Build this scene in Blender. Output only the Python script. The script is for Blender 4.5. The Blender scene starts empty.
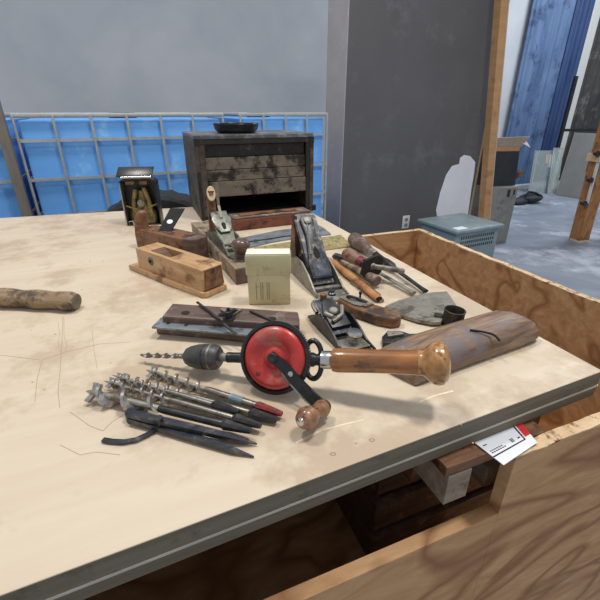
import bpy, bmesh, math, random
from mathutils import Vector, Matrix, noise
random.seed(7)
S = bpy.context.scene
COL = S.collection
TZ = 0.87; CAMZ = 1.23; FX = 400.0
TH = math.atan(400 / 845); CT, ST = math.cos(TH), math.sin(TH)
R = math.radians
ROOM = R(21.8)

# ------------------------------------------------------------------ measuring
def W(px, py, h=0.0):
    """point at height h above the bench top seen at this place"""
    x = (px - 300) / FX; u = (300 - py) / FX
    k = (CAMZ - TZ - h) / (ST - u * CT)
    return Vector((x * k, (CT + u * ST) * k, TZ + h))
def WY(px, py, y):
    x = (px - 300) / FX; u = (300 - py) / FX
    k = y / (CT + u * ST)
    return Vector((x * k, y, CAMZ - (ST - u * CT) * k))

# ------------------------------------------------------------------ materials
def lin(c):
    return tuple(((v / 255) / 12.92 if v / 255 <= 0.04045 else ((v / 255 + 0.055) / 1.055) ** 2.4) for v in c) + (1,)
def mat(name, c1, c2=None, c3=None, scale=(20, 20, 20), detail=6, rough=0.6, metal=0.0, bump=0.15, c3amt=0.5, c3scale=9, bscale=None, distort=0.4, spread=0.18, r2=None, coat=0):
    m = bpy.data.materials.new(name); m.use_nodes = True
    nt = m.node_tree; N = nt.nodes; L = nt.links
    b = N['Principled BSDF']
    b.inputs['Roughness'].default_value = rough; b.inputs['Metallic'].default_value = metal
    if coat: b.inputs['Coat Weight'].default_value = coat; b.inputs['Coat Roughness'].default_value = 0.15
    c2 = c2 or c1
    tc = N.new('ShaderNodeTexCoord'); mp = N.new('ShaderNodeMapping'); mp.inputs['Scale'].default_value = scale
    L.new(tc.outputs['Object'], mp.inputs['Vector'])
    n = N.new('ShaderNodeTexNoise'); n.inputs['Scale'].default_value = 1; n.inputs['Detail'].default_value = detail
    n.inputs['Distortion'].default_value = distort; n.inputs['Roughness'].default_value = 0.62
    L.new(mp.outputs[0], n.inputs['Vector'])
    r = N.new('ShaderNodeValToRGB'); r.color_ramp.elements[0].position = 0.5 - spread; r.color_ramp.elements[1].position = 0.5 + spread
    r.color_ramp.elements[0].color = lin(c1); r.color_ramp.elements[1].color = lin(c2)
    L.new(n.outputs['Fac'], r.inputs[0])
    out = r.outputs[0]
    if c3:
        n2 = N.new('ShaderNodeTexNoise'); n2.inputs['Scale'].default_value = c3scale; n2.inputs['Detail'].default_value = 5; n2.inputs['Roughness'].default_value = 0.7
        L.new(tc.outputs['Object'], n2.inputs['Vector'])
        r2n = N.new('ShaderNodeValToRGB'); t = 0.68 - 0.32 * c3amt
        r2n.color_ramp.elements[0].position = t - 0.04; r2n.color_ramp.elements[1].position = t + 0.07
        L.new(n2.outputs['Fac'], r2n.inputs[0])
        mx = N.new('ShaderNodeMix'); mx.data_type = 'RGBA'; mx.inputs[7].default_value = lin(c3)
        L.new(r2n.outputs[0], mx.inputs[0]); L.new(out, mx.inputs[6]); out = mx.outputs[2]
        if r2 is not None:
            mr = N.new('ShaderNodeMapRange'); mr.inputs[3].default_value = rough; mr.inputs[4].default_value = r2
            L.new(r2n.outputs[0], mr.inputs[0]); L.new(mr.outputs[0], b.inputs['Roughness'])
    L.new(out, b.inputs['Base Color'])
    if bump:
        bp = N.new('ShaderNodeBump'); bp.inputs['Strength'].default_value = bump; bp.inputs['Distance'].default_value = 0.002
        L.new(n.outputs['Fac'], bp.inputs['Height']); L.new(bp.outputs[0], b.inputs['Normal'])
    return m

M = {}
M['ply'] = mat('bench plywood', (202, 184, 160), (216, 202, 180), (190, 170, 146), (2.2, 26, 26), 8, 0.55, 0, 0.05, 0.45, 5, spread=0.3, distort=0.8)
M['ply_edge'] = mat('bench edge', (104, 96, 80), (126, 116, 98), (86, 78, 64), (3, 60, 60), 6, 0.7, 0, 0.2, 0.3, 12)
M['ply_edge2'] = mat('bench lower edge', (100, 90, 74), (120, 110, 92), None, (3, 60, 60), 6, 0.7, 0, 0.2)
M['glue'] = mat('pale glue line', (176, 168, 158), (200, 194, 184), None, (10, 10, 10), 3, 0.5)
M['bin'] = mat('rough orange plywood', (146, 96, 52), (196, 146, 94), (118, 70, 36), (3.2, 7, 9), 9, 0.7, 0, 0.35, 0.42, 6, distort=2.2, spread=0.26)
M['bin_rim'] = mat('sawn plywood rim', (196, 164, 124), (222, 196, 160), (120, 84, 52), (30, 30, 30), 5, 0.8, 0, 0.5, 0.35, 40)
M['wood_tan'] = mat('tan beech', (166, 124, 82), (206, 168, 122), (126, 88, 54), (8, 60, 60), 6, 0.45, 0, 0.15, 0.3, 16, coat=0.15)
M['wood_endgrain'] = mat('dark end grain', (84, 56, 36), (120, 84, 54), None, (60, 60, 60), 4, 0.6, 0, 0.2)
M['wood_brown'] = mat('worn brown wood', (96, 62, 40), (146, 102, 68), (60, 42, 32), (8, 70, 70), 6, 0.5, 0, 0.2, 0.45, 20)
M['wood_grey'] = mat('weathered grey brown wood', (124, 106, 88), (166, 150, 128), (96, 78, 66), (6, 70, 70), 7, 0.6, 0, 0.35, 0.4, 22)
M['wood_dark'] = mat('dark stained wood', (74, 58, 52), (112, 92, 82), (136, 120, 112), (8, 60, 60), 6, 0.5, 0, 0.25, 0.3, 28)
M['log'] = mat('old worn plane wood', (98, 72, 54), (152, 126, 102), (112, 100, 100), (7, 60, 60), 9, 0.5, 0, 0.6, 0.5, 22, coat=0.05, distort=1.4, spread=.14)
M['handle'] = mat('varnished handle wood', (116, 70, 26), (170, 110, 52), (90, 54, 24), (9, 60, 60), 6, 0.28, 0, 0.08, 0.35, 24, coat=0.7)
M['burl'] = mat('burl knob wood', (146, 98, 48), (206, 158, 100), (120, 76, 36), (60, 60, 60), 6, 0.3, 0, 0.1, 0.4, 60, coat=0.5)
M['handle_red'] = mat('greyed reddish wood', (112, 82, 70), (158, 130, 114), (120, 52, 46), (9, 60, 60), 6, 0.5, 0, 0.2, 0.35, 40)
M['knob'] = mat('small worn knob wood', (120, 80, 54), (168, 124, 92), (82, 54, 40), (50, 50, 90), 6, 0.35, 0, 0.1, 0.4, 70, coat=0.3)
M['knob_dark'] = mat('dark knob wood', (74, 52, 42), (108, 80, 68), (134, 110, 98), (50, 50, 90), 6, 0.35, 0, 0.1, 0.3, 70, coat=0.3)
M['plate_brass'] = mat('dull brass plate', (158, 144, 98), (188, 174, 124), (124, 112, 74), (50, 50, 50), 5, 0.45, 0.3, 0.2, 0.35, 60)
M['stick'] = mat('weathered stick', (128, 104, 78), (170, 146, 116), (84, 72, 60), (7, 70, 70), 8, 0.75, 0, 0.7, 0.5, 26, distort=1.5)
M['stick_end'] = mat('dirty stick end', (84, 78, 70), (130, 118, 100), None, (80, 80, 80), 4, 0.8, 0, 0.3)
M['steel'] = mat('aged steel', (112, 108, 102), (156, 150, 142), (86, 78, 70), (40, 40, 40), 6, 0.38, 0.8, 0.1, 0.4, 40)
M['steel_flat'] = mat('grey patinated steel', (130, 126, 118), (164, 160, 150), (104, 98, 86), (30, 30, 30), 6, 0.5, 0.55, 0.12, 0.4, 30)
M['steel_dark'] = mat('dark steel', (48, 48, 50), (78, 78, 80), (100, 94, 86), (40, 40, 40), 6, 0.4, 0.7, 0.15, 0.25, 40)
M['steel_blue'] = mat('blued steel', (52, 56, 66), (86, 92, 104), (120, 118, 116), (14, 60, 60), 6, 0.35, 0.6, 0.15, 0.3, 40)
M['bright'] = mat('bright bit steel', (156, 152, 148), (200, 196, 192), (112, 98, 86), (60, 60, 60), 4, 0.34, 0.85, 0.05, 0.3, 60)
M['nickel'] = mat('nickel', (190, 188, 184), (214, 212, 206), None, (60, 60, 60), 3, 0.22, 1.0, 0.03)
M['olive'] = mat('grey green japanned iron', (86, 88, 80), (124, 124, 112), (58, 58, 54), (40, 40, 40), 6, 0.5, 0.5, 0.15, 0.4, 34)
M['capgrey'] = mat('pale grey lever cap', (116, 118, 108), (150, 150, 140), (90, 88, 80), (40, 40, 40), 5, 0.42, 0.5, 0.08, 0.3, 50)
M['ironpatch'] = mat('mottled plane iron', (54, 55, 60), (86, 87, 92), (128, 124, 118), (34, 34, 34), 6, 0.38, 0.6, 0.15, 0.42, 45)
M['black'] = mat('black enamel', (26, 27, 30), (44, 45, 48), (74, 72, 70), (50, 50, 50), 5, 0.32, 0.2, 0.08, 0.15, 60)
M['blackrough'] = mat('rough blackened iron', (36, 33, 31), (62, 56, 52), (84, 70, 60), (60, 60, 60), 6, 0.6, 0.4, 0.4, 0.3, 50)
M['red'] = mat('worn red enamel', (172, 34, 34), (196, 60, 54), (178, 98, 88), (26, 26, 26), 6, 0.35, 0.1, 0.06, 0.42, 26, coat=0.3)
M['redpaint'] = mat('red paint', (132, 34, 34), (158, 54, 50), (62, 56, 56), (50, 50, 50), 5, 0.5, 0.1, 0.1, 0.5, 120)
M['tealpaint'] = mat('pale label band', (150, 160, 156), (186, 190, 180), (110, 130, 140), (60, 60, 60), 4, 0.5)
M['ringgrey'] = mat('grey cast iron', (66, 66, 66), (94, 92, 90), None, (60, 60, 60), 5, 0.45, 0.5, 0.1)
M['brass'] = mat('tarnished brass', (118, 104, 64), (158, 142, 96), (86, 76, 52), (50, 50, 50), 5, 0.4, 0.6, 0.2, 0.4, 60)
M['div'] = mat('divider steel', (52, 54, 60), (88, 90, 98), (120, 114, 106), (40, 60, 60), 5, .3, .7, .1, .25, 60)
M['brasshi'] = mat('polished brass relief', (222, 208, 160), (240, 230, 190), None, (60, 60, 60), 4, 0.35, 0.6)
M['wax'] = mat('yellowed wax', (192, 182, 140), (214, 205, 166), (170, 158, 116), (12, 12, 16), 5, 0.5, 0, 0.1, 0.3, 16)
M['waxtop'] = mat('pale wax top', (226, 224, 208), (238, 236, 224), None, (20, 20, 20), 4, 0.5, 0, 0.05)
M['waxline'] = mat('stamped wax mark', (140, 132, 100), (156, 146, 112), None, (20, 20, 20), 3, 0.6)
M['redwood'] = mat('red brown stone box', (108, 58, 42), (138, 82, 62), (78, 44, 34), (14, 40, 40), 6, 0.6, 0, 0.2, 0.4, 30)
M['stonetop'] = mat('worn stone top', (84, 68, 60), (122, 102, 90), (160, 140, 124), (24, 50, 50), 6, 0.7, 0, 0.3, 0.35, 30)
M['chest_side'] = mat('scuffed chest side', (60, 54, 48), (96, 86, 74), (36, 32, 30), (9, 9, 34), 7, 0.7, 0, 0.25, 0.4, 14)
M['chest_face'] = mat('chipped black chest paint', (30, 27, 25), (50, 45, 41), (96, 88, 78), (30, 30, 30), 7, 0.6, 0, 0.25, 0.2, 30)
M['drawer'] = mat('drawer with flaked paint', (104, 95, 84), (130, 120, 106), (42, 35, 31), (20, 20, 40), 6, 0.7, 0, 0.2, 0.5, 17)
M['dark'] = mat('near black lining', (16, 15, 14), (26, 24, 22), None, (20, 20, 20), 4, 0.8)
M['chest_top'] = mat('mottled chest top', (60, 60, 62), (104, 106, 110), (140, 146, 156), (12, 26, 26), 6, 0.4, 0, 0.1, 0.4, 14)  # dark grey with paler blue grey blotches
M['galv'] = mat('galvanised tube', (170, 176, 178), (192, 196, 196), None, (30, 30, 30), 4, 0.45, 0.4, 0.03)
M['post'] = mat('dull grey brown post', (116, 110, 102), (136, 130, 120), None, (30, 30, 8), 4, 0.6, 0.1)
M['tank'] = mat('blue plastic tank', (98, 166, 240), (114, 178, 246), (138, 194, 248), (5, 5, 5), 5, 0.5, 0, 0.05, 0.3, 6, spread=0.3)
M['tyre'] = mat('black tyre rubber', (26, 26, 28), (44, 44, 46), None, (60, 60, 60), 5, 0.8, 0, 0.4)
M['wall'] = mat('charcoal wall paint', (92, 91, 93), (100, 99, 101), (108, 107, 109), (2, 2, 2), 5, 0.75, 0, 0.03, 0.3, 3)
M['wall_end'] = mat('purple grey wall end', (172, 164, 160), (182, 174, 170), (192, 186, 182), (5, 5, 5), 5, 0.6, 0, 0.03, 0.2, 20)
M['patch'] = mat('white primer patch', (232, 236, 244), (242, 244, 250), None, (6, 6, 6), 4, 0.6)
M['white'] = mat('white plastic', (214, 214, 210), (226, 226, 222), None, (30, 30, 30), 3, 0.4)
M['slot'] = mat('dark slot', (30, 30, 32), None, None, (10, 10, 10), 2, 0.6)
M['bluegrey'] = mat('blue grey plastic', (126, 142, 148), (140, 156, 162), (152, 168, 176), (6, 6, 6), 4, 0.35, 0, 0.02, 0.25, 6)
M['cardboard'] = mat('brown cardboard', (176, 134, 92), (192, 150, 108), (160, 120, 82), (6, 6, 20), 4, 0.8, 0, 0.05, 0.3, 10)
M['cardpale'] = mat('pale cardboard flap', (176, 160, 142), (194, 178, 158), None, (10, 10, 10), 4, 0.8)
M['boxdark'] = mat('charcoal carton', (36, 42, 48), (48, 54, 60), None, (8, 8, 8), 4, 0.7, 0, 0.03)
M['boxgrey'] = mat('grey stone slab', (124, 124, 120), (144, 144, 140), (110, 108, 104), (9, 9, 9), 6, 0.75, 0, 0.05, 0.3, 10)
M['panelgrey'] = mat('grey leaning sheet', (138, 138, 134), (150, 150, 146), None, (3, 3, 3), 4, 0.6, 0, 0.02)
M['timber'] = mat('orange timber', (150, 100, 58), (186, 134, 86), (116, 70, 40), (12, 12, 3), 7, 0.7, 0, 0.2, 0.35, 9, distort=1.5)
M['timberpale'] = mat('pale sawn timber', (206, 176, 140), (222, 196, 162), None, (12, 12, 4), 5, 0.7)
M['tarp'] = mat('blue tarpaulin', (74, 100, 140), (116, 142, 180), (60, 80, 118), (3, 3, 0.8), 5, 0.5, 0, 0.3, 0.35, 3)
M['farwall'] = mat('far warehouse wall', (188, 192, 198), (206, 208, 212), None, (1, 1, 1), 4, 0.8, 0, 0.02)
M['darkback'] = mat('dark hanging sheet', (44, 44, 46), (78, 76, 74), (110, 106, 98), (3, 3, 0.8), 5, 0.7, 0, 0.2, 0.3, 3)
M['paper'] = mat('white printed paper', (226, 230, 236), (234, 236, 240), None, (10, 10, 10), 2, 0.6)
M['paperred'] = mat('red print', (208, 32, 40), (214, 44, 50), None, (10, 10, 10), 2, 0.5)
M['ink'] = mat('black print', (20, 20, 22), None, None, (10, 10, 10), 2, 0.5)
M['pencil'] = mat('pencil line', (166, 142, 114), (184, 160, 130), None, (80, 80, 80), 3, 0.8)
M['scuff'] = mat('white scuff', (236, 226, 210), (228, 210, 182), (224, 202, 166), (60, 60, 60), 4, 0.7, 0, 0, 0.5, 60)
def floor_mat():
    m = mat('stained concrete', (112, 120, 134), (150, 157, 170), (182, 187, 198), (1.6, 2.2, 1), 8, 0.55, 0, 0.04, 0.36, 1.3, distort=1.2, spread=0.2)
    return m
M['floor'] = floor_mat()
def contour_mat(name, c1, c2, c3, sc=(2.4, 5, 5), n_=5, rough=.7):
    m = mat(name, c1, c2, None, (8, 30, 30), 6, rough, 0, .25, distort=1)
    nt = m.node_tree; N = nt.nodes; L = nt.links; b = N['Principled BSDF']
    base = b.inputs['Base Color'].links[0].from_socket
    tc = N.new('ShaderNodeTexCoord'); mp = N.new('ShaderNodeMapping'); mp.inputs['Scale'].default_value = sc; L.new(tc.outputs['Object'], mp.inputs[0])
    n = N.new('ShaderNodeTexNoise'); n.inputs['Scale'].default_value = 1; n.inputs['Detail'].default_value = 2.5; n.inputs['Distortion'].default_value = .6; L.new(mp.outputs[0], n.inputs[0])
    mu = N.new('ShaderNodeMath'); mu.operation = 'MULTIPLY'; mu.inputs[1].default_value = n_; L.new(n.outputs['Fac'], mu.inputs[0])
    pp = N.new('ShaderNodeMath'); pp.operation = 'PINGPONG'; pp.inputs[1].default_value = .5; L.new(mu.outputs[0], pp.inputs[0])
    rr = N.new('ShaderNodeValToRGB'); rr.color_ramp.elements[0].position = .0; rr.color_ramp.elements[1].position = .2
    rr.color_ramp.elements[0].color = (.85, .85, .85, 1); rr.color_ramp.elements[1].color = (0, 0, 0, 1); L.new(pp.outputs[0], rr.inputs[0])
    mx = N.new('ShaderNodeMix'); mx.data_type = 'RGBA'; mx.inputs[7].default_value = lin(c3); L.new(rr.outputs[0], mx.inputs[0]); L.new(base, mx.inputs[6]); L.new(mx.outputs[2], b.inputs['Base Color'])
    return m
M['bin'] = contour_mat('rough orange plywood', (184, 136, 90), (214, 170, 124), (146, 98, 58))
M['strip'] = mat('scraped blue grey steel strip', (116, 124, 132), (152, 160, 166), (88, 90, 94), (12, 60, 60), 6, .42, .4, .08, .35, 40)
def glass_mat():
    m = bpy.data.materials.new('greenish glass'); m.use_nodes = True
    b = m.node_tree.nodes['Principled BSDF']
    b.inputs['Base Color'].default_value = lin((222, 232, 228)); b.inputs['Roughness'].default_value = 0.15
    b.inputs['Transmission Weight'].default_value = 0.7; b.inputs['IOR'].default_value = 1.3
    n = m.node_tree.nodes.new('ShaderNodeTexNoise'); n.inputs['Scale'].default_value = 6
    r = m.node_tree.nodes.new('ShaderNodeMapRange'); r.inputs[3].default_value = 0.1; r.inputs[4].default_value = 0.35
    m.node_tree.links.new(n.outputs['Fac'], r.inputs[0]); m.node_tree.links.new(r.outputs[0], b.inputs['Roughness'])
    return m
M['glass'] = glass_mat()

# ------------------------------------------------------------------ mesh helpers
def NB(): return bmesh.new()
def box(bm, x0, x1, y0, y1, z0, z1, mtx=None, bev=0):
    vs = [Vector(p) for p in ((x0, y0, z0), (x1, y0, z0), (x1, y1, z0), (x0, y1, z0), (x0, y0, z1), (x1, y0, z1), (x1, y1, z1), (x0, y1, z1))]
    if mtx: vs = [mtx @ v for v in vs]
    b = [bm.verts.new(v) for v in vs]
    fs = [bm.faces.new([b[i] for i in f]) for f in ((0, 3, 2, 1), (4, 5, 6, 7), (0, 1, 5, 4), (1, 2, 6, 5), (2, 3, 7, 6), (3, 0, 4, 7))]
    if bev: bmesh.ops.bevel(bm, geom=list({e for f in fs for e in f.edges}), offset=bev, segments=2, profile=0.5, affect='EDGES')
    return bm
def prism(bm, pts, z0, z1, bev=0, mtx=None, taper=0):
    """outline (x,y) from z0 to z1"""
    n = len(pts); cx = sum(p[0] for p in pts) / n; cy = sum(p[1] for p in pts) / n
    A = [Vector((p[0], p[1], z0)) for p in pts]; B = [Vector((p[0] + (cx - p[0]) * taper, p[1] + (cy - p[1]) * taper, z1)) for p in pts]
    if mtx: A = [mtx @ v for v in A]; B = [mtx @ v for v in B]
    a = [bm.verts.new(v) for v in A]; b = [bm.verts.new(v) for v in B]
    fs = [bm.faces.new(a[::-1]), bm.faces.new(b)]
    for i in range(n): fs.append(bm.faces.new((a[i], a[(i + 1) % n], b[(i + 1) % n], b[i])))
    bmesh.ops.recalc_face_normals(bm, faces=fs)
    if bev: bmesh.ops.bevel(bm, geom=list({e for f in fs[:2] for e in f.edges}), offset=bev, segments=2, profile=0.5, affect='EDGES')
    return bm
def basis(d):
    d = d.normalized(); u = Vector((0, 0, 1)) if abs(d.z) < 0.9 else Vector((1, 0, 0))
    a = d.cross(u).normalized(); b = d.cross(a).normalized(); return a, b
def rings(bm, rs, cap=True, close=False):
    V = [[bm.verts.new(p) for p in r] for r in rs]; n = len(V[0]); k = len(V)
    for i in range(k if close else k - 1):
        A = V[i]; B = V[(i + 1) % k]
        for j in range(n): bm.faces.new((A[j], A[(j + 1) % n], B[(j + 1) % n], B[j]))
    if cap and not close: bm.faces.new(V[0][::-1]); bm.faces.new(V[-1])
    bmesh.ops.recalc_face_normals(bm, faces=bm.faces)
    return bm
def lathe(bm, prof, p0=(0, 0, 0), d=(0, 0, 1), seg=24, sq=1.0, cap=True):
    """prof = [(distance along d, radius)]"""
    p0 = Vector(p0); d = Vector(d).normalized(); a, b = basis(d)
    rs = [[p0 + d * t + (a * math.cos(2 * math.pi * j / seg) + b * math.sin(2 * math.pi * j / seg) * sq) * max(r, 1e-4) for j in range(seg)] for t, r in prof]
    return rings(bm, rs, cap)
def cyl(bm, p0, p1, r, r2=None, seg=16):
    p0 = Vector(p0); p1 = Vector(p1); L = (p1 - p0).length
    return lathe(bm, [(0, r), (L, r if r2 is None else r2)], p0, p1 - p0, seg)
def tube(bm, pts, r, seg=10, flat=None, up=None, close=False):
    """sweep; r number or list; flat=(w,h) gives a rectangular section"""
    pts = [Vector(p) for p in pts]; rs = []; n = len(pts)
    for i, p in enumerate(pts):
        if close: t = pts[(i + 1) % n] - pts[i - 1]
        else: t = pts[min(i + 1, n - 1)] - pts[max(i - 1, 0)]
        t.normalize(); u = Vector(up) if up else (Vector((0, 0, 1)) if abs(t.z) < 0.95 else Vector((1, 0, 0)))
        a = t.cross(u).normalized(); b = a.cross(t).normalized()
        rr = r[i] if isinstance(r, (list, tuple)) else r
        if flat:
            w, h = flat[i] if isinstance(flat[0], (list, tuple)) else flat
            rs.append([p + a * w / 2 + b * h / 2, p - a * w / 2 + b * h / 2, p - a * w / 2 - b * h / 2, p + a * w / 2 - b * h / 2])
        else: rs.append([p + (a * math.cos(2 * math.pi * j / seg) + b * math.sin(2 * math.pi * j / seg)) * rr for j in range(seg)])
    return rings(bm, rs, True, close)
def ball(bm, c, r, sx=1, sy=1, sz=1, seg=16):
    bmesh.ops.create_uvsphere(bm, u_segments=seg, v_segments=seg // 2 + 2, radius=r, matrix=Matrix.Translation(c) @ Matrix.Diagonal((sx, sy, sz, 1)))
    return bm
def smooth_pts(pts, k=5):
    pts = [Vector(p) for p in pts]; out = []
    for i in range(len(pts) - 1):
        p0, p1, p2, p3 = pts[max(i - 1, 0)], pts[i], pts[i + 1], pts[min(i + 2, len(pts) - 1)]
        for j in range(k):
            t = j / k; out.append(.5 * ((2 * p1) + (p2 - p0) * t + (2 * p0 - 5 * p1 + 4 * p2 - p3) * t * t + (3 * p1 - p0 - 3 * p2 + p3) * t ** 3))
    return out + [pts[-1]]
def torus(bm, c, d, Rr, r, seg=32, sec=8):
    c = Vector(c); a, b = basis(Vector(d))
    return tube(bm, [c + (a * math.cos(2 * math.pi * i / seg) + b * math.sin(2 * math.pi * i / seg)) * Rr for i in range(seg)], r, sec, up=d, close=True)
def wobble(bm, amp, sc):
    for v in bm.verts: v.co += noise.noise_vector(v.co * sc) * amp

def obj(name, bm, m, parent=None, smooth=True, angle=35, kind=None, label=None, loc=None):
    me = bpy.data.meshes.new(name); bm.normal_update(); bm.to_mesh(me); bm.free()
    o = bpy.data.objects.new(name, me); COL.objects.link(o)
    me.materials.append(M[m] if isinstance(m, str) else m)
    if smooth:
        me.polygons.foreach_set('use_smooth', [True] * len(me.polygons)); me.set_sharp_from_angle(angle=R(angle))
    if parent: o.parent = parent
    if kind: o['kind'] = kind
    if label: o['label'] = label
    if loc is not None: o.location = loc
    return o
def tag(o, label, cat, group=None):
    o['label'] = label; o['category'] = cat
    if group: o['group'] = group
    return o
class F:
    """a thing: an Empty at its base, with local measuring"""
    def __init__(s, name, label, cat, loc, rz=0, group=None, mtx=None):
        s.e = bpy.data.objects.new(name, None); COL.objects.link(s.e); s.e.empty_display_size = 0.02
        s.m = mtx or (Matrix.Translation(loc) @ Matrix.Rotation(rz, 4, 'Z'))
        s.e.matrix_world = s.m; s.i = s.m.inverted(); tag(s.e, label, cat, group)
    def L(s, px, py, h=0): return s.i @ W(px, py, h)
    def add(s, name, bm, m, **k): return obj(name, bm, m, k.pop('parent', None) or s.e, **k)
def heading(a, b): return math.atan2(b.y - a.y, b.x - a.x)

# ------------------------------------------------------------------ setting
bm = NB(); box(bm, -9, 12, -2, 12, -0.1, 0); obj('floor', bm, 'floor', smooth=False, kind='structure')
ux, uy = math.cos(ROOM), math.sin(ROOM)
def room(x, y, z=0): return Matrix.Translation((x, y, z)) @ Matrix.Rotation(ROOM, 4, 'Z')
# far wall: runs along the room direction
bm = NB(); box(bm, -11, 7, 0, 0.2, 0, 5); o = obj('wall_back', bm, 'farwall', smooth=False, kind='structure'); o.matrix_world = room(3.7, 7.3)
bm = NB(); box(bm, 0, 0.2, -10, 0, 0, 5); o = obj('wall_right', bm, 'farwall', smooth=False, kind='structure'); o.matrix_world = room(3.7 + 6.8 * ux, 7.3 + 6.8 * uy)
# charcoal partition
pc = WY(341, 200, 3.26); PX, PY = pc.x, 3.26
def hit_part(px):   # where this column meets the partition face, distance along it
    q = (px - 300) / FX
    s = 0.0
    for _ in range(30):
        X = PX + s * ux; Y = PY + s * uy; d = Y * CT + 0.7 * ST; s += (q * d - X) / ux * 0.8
    return s
part = None
PM = room(PX, PY).inverted()
def pl(px, py):
    x = (px - 300) / FX; u = (300 - py) / FX
    d = Vector((x, CT + u * ST, -ST + u * CT)); n = Vector((-uy, ux, 0)); o_ = Vector((0, 0, CAMZ))
    t = (Vector((PX, PY, 0)) - o_).dot(n) / d.dot(n); return PM @ (o_ + d * t)
PL = pl(476.5, 170).x
bm = NB(); box(bm, 0, PL, 0, 0.32, 0, 2.6); part = obj('wall_left', bm, 'wall', smooth=False, kind='structure'); part.matrix_world = room(PX, PY)
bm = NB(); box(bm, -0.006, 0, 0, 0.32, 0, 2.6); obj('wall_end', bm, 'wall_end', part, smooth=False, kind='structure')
pts = [(440, 240), (436, 210), (440, 193), (446, 175), (452, 166), (459, 164), (460, 158), (464, 155), (470, 156), (475, 162), (474, 172), (471, 190), (469, 205), (464, 240)]
pp = [pl(*p) for p in pts]
mx = Matrix(((1, 0, 0, 0), (0, 0, 1, 0), (0, 1, 0, 0), (0, 0, 0, 1)))
bm = NB(); prism(bm, [(p.x, p.z) for p in pp], -0.003, 0.001, mtx=mx); obj('primer_patch', bm, 'patch', part, smooth=False, kind='structure')
# outlet
q0 = pl(405.5, 222)
t = F('wall_outlet', 'white electrical outlet plate low on the charcoal wall', 'outlet', room(PX, PY) @ Vector((q0.x, -0.0, q0.z)), ROOM)
bm = NB(); box(bm, -0.036, 0.036, -0.008, 0, -0.058, 0.058, bev=0.003); fp = t.add('cover_plate', bm, 'white')
for z in (-0.024, 0.024):
    bm = NB(); prism(bm, [(0.017 * math.cos(a), 0.016 * math.sin(a)) for a in [i * math.pi / 8 for i in range(16)]], -0.012, -0.006, mtx=Matrix.Translation((0, 0, z)) @ mx); s_ = t.add('socket', bm, 'bluegrey')
    bm = NB()
    for x in (-0.007, 0.005): box(bm, x, x + 0.002, -0.0135, -0.011, z - 0.005, z + 0.005)
    t.add('socket_slots', bm, 'slot', parent=s_)

# ------------------------------------------------------------------ bench and bin
c_fr = W(603, 371); c_bk = W(320, 217.0)
d_r = (c_bk - c_fr).normalized(); d_f = (W(345, 467) - W(600, 372)).normalized()
bl0, bl1 = W(0, 218), W(190, 207); d_b = (bl1 - bl0).normalized()
def inter(p, d, q, e):
    den = d.x * e.y - d.y * e.x; t = ((q.x - p.x) * e.y - (q.y - p.y) * e.x) / den; return p + d * t
FR = inter(W(600, 372), d_f, c_bk, d_r); BR = inter(bl0, d_b, c_bk, d_r); FL = FR + d_f * 2.15; BL = inter(bl0, d_b, FL, d_r)
cen = (FR + BR + FL + BL) / 4
wb = F('workbench', 'long pale plywood bench top on which all the old tools lie', 'bench', (cen.x, cen.y, 0), ROOM)
def lo(p): return wb.i @ p
oc = [lo(p) for p in (FL, FR, BR, BL)]
def slab(z0, z1, grow=0): bm = NB(); return prism(bm, [(p.x * (1 + grow), p.y * (1 + grow)) for p in oc], z0, z1, bev=0.0012 if z1 >= TZ else 0)
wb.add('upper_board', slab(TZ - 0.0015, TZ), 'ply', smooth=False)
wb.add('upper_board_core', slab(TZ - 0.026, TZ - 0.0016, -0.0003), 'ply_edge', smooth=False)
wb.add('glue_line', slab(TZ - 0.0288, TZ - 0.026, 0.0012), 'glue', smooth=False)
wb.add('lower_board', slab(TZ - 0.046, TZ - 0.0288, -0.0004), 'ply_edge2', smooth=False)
def ribbon(bm, pts, w):
    P_ = [wb.i @ W(*p) for p in pts]
    for i in range(len(P_) - 1):
        a, b = P_[i], P_[i + 1]; n = Vector((-(b - a).y, (b - a).x, 0)).normalized() * w / 2
        prism(bm, [(a - n)[:2], (b - n)[:2], (b + n)[:2], (a + n)[:2]], TZ, TZ + 0.0003)
for pts, w in (([(63, 316), (62, 340), (60, 372), (58, 392), (60, 408)], .0011), ([(64, 318), (64, 336), (67, 344), (65, 352)], .0009), ([(58, 322), (60, 334), (58, 342), (61, 352)], .0008), ([(92, 330), (94, 350), (97, 368)], .0009),
               ([(35, 402), (37, 380), (42, 360), (66, 352), (100, 344), (130, 342)], .0009), ([(0, 355), (40, 360)], .0008),
               ([(70, 412), (90, 426), (103, 431), (112, 422), (128, 412)], .0011), ([(60, 445), (80, 455), (96, 452), (120, 455)], .0008)):
    bm = NB(); ribbon(bm, pts, w * .65); wb.add('pencil_mark', bm, 'pencil', smooth=False)
for c in ((333, 454, 2.6), (372, 440, 2.6), (490.5, 351.5, 2.6)):
    bm = NB(); ribbon(bm, [(c[0] + c[2] * math.cos(a), c[1] + c[2] * .55 * math.sin(a)) for a in [i * math.pi / 7 for i in range(15)]], .0013); wb.add('pencil_mark', bm, 'pencil', smooth=False)
bm = NB(); ribbon(bm, [(296, 443), (322, 430), (346, 424), (364, 420)], .003); wb.add('scuff_mark', bm, 'scuff', smooth=False)
bm = NB(); ribbon(bm, [(420, 402), (434, 396), (453, 391)], .003); wb.add('scuff_mark', bm, 'scuff', smooth=False)
bm = NB()
for _ in range(26):
    x, y = random.uniform(10, 560), random.uniform(235, 455)
    if y < 230 + max(0, x - 330) * .6: continue
    ribbon(bm, [(x, y), (x + random.uniform(1, 2.5), y + random.uniform(-.4, .6))], .002)
wb.add('dents', bm, 'pencil', smooth=False)

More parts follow.
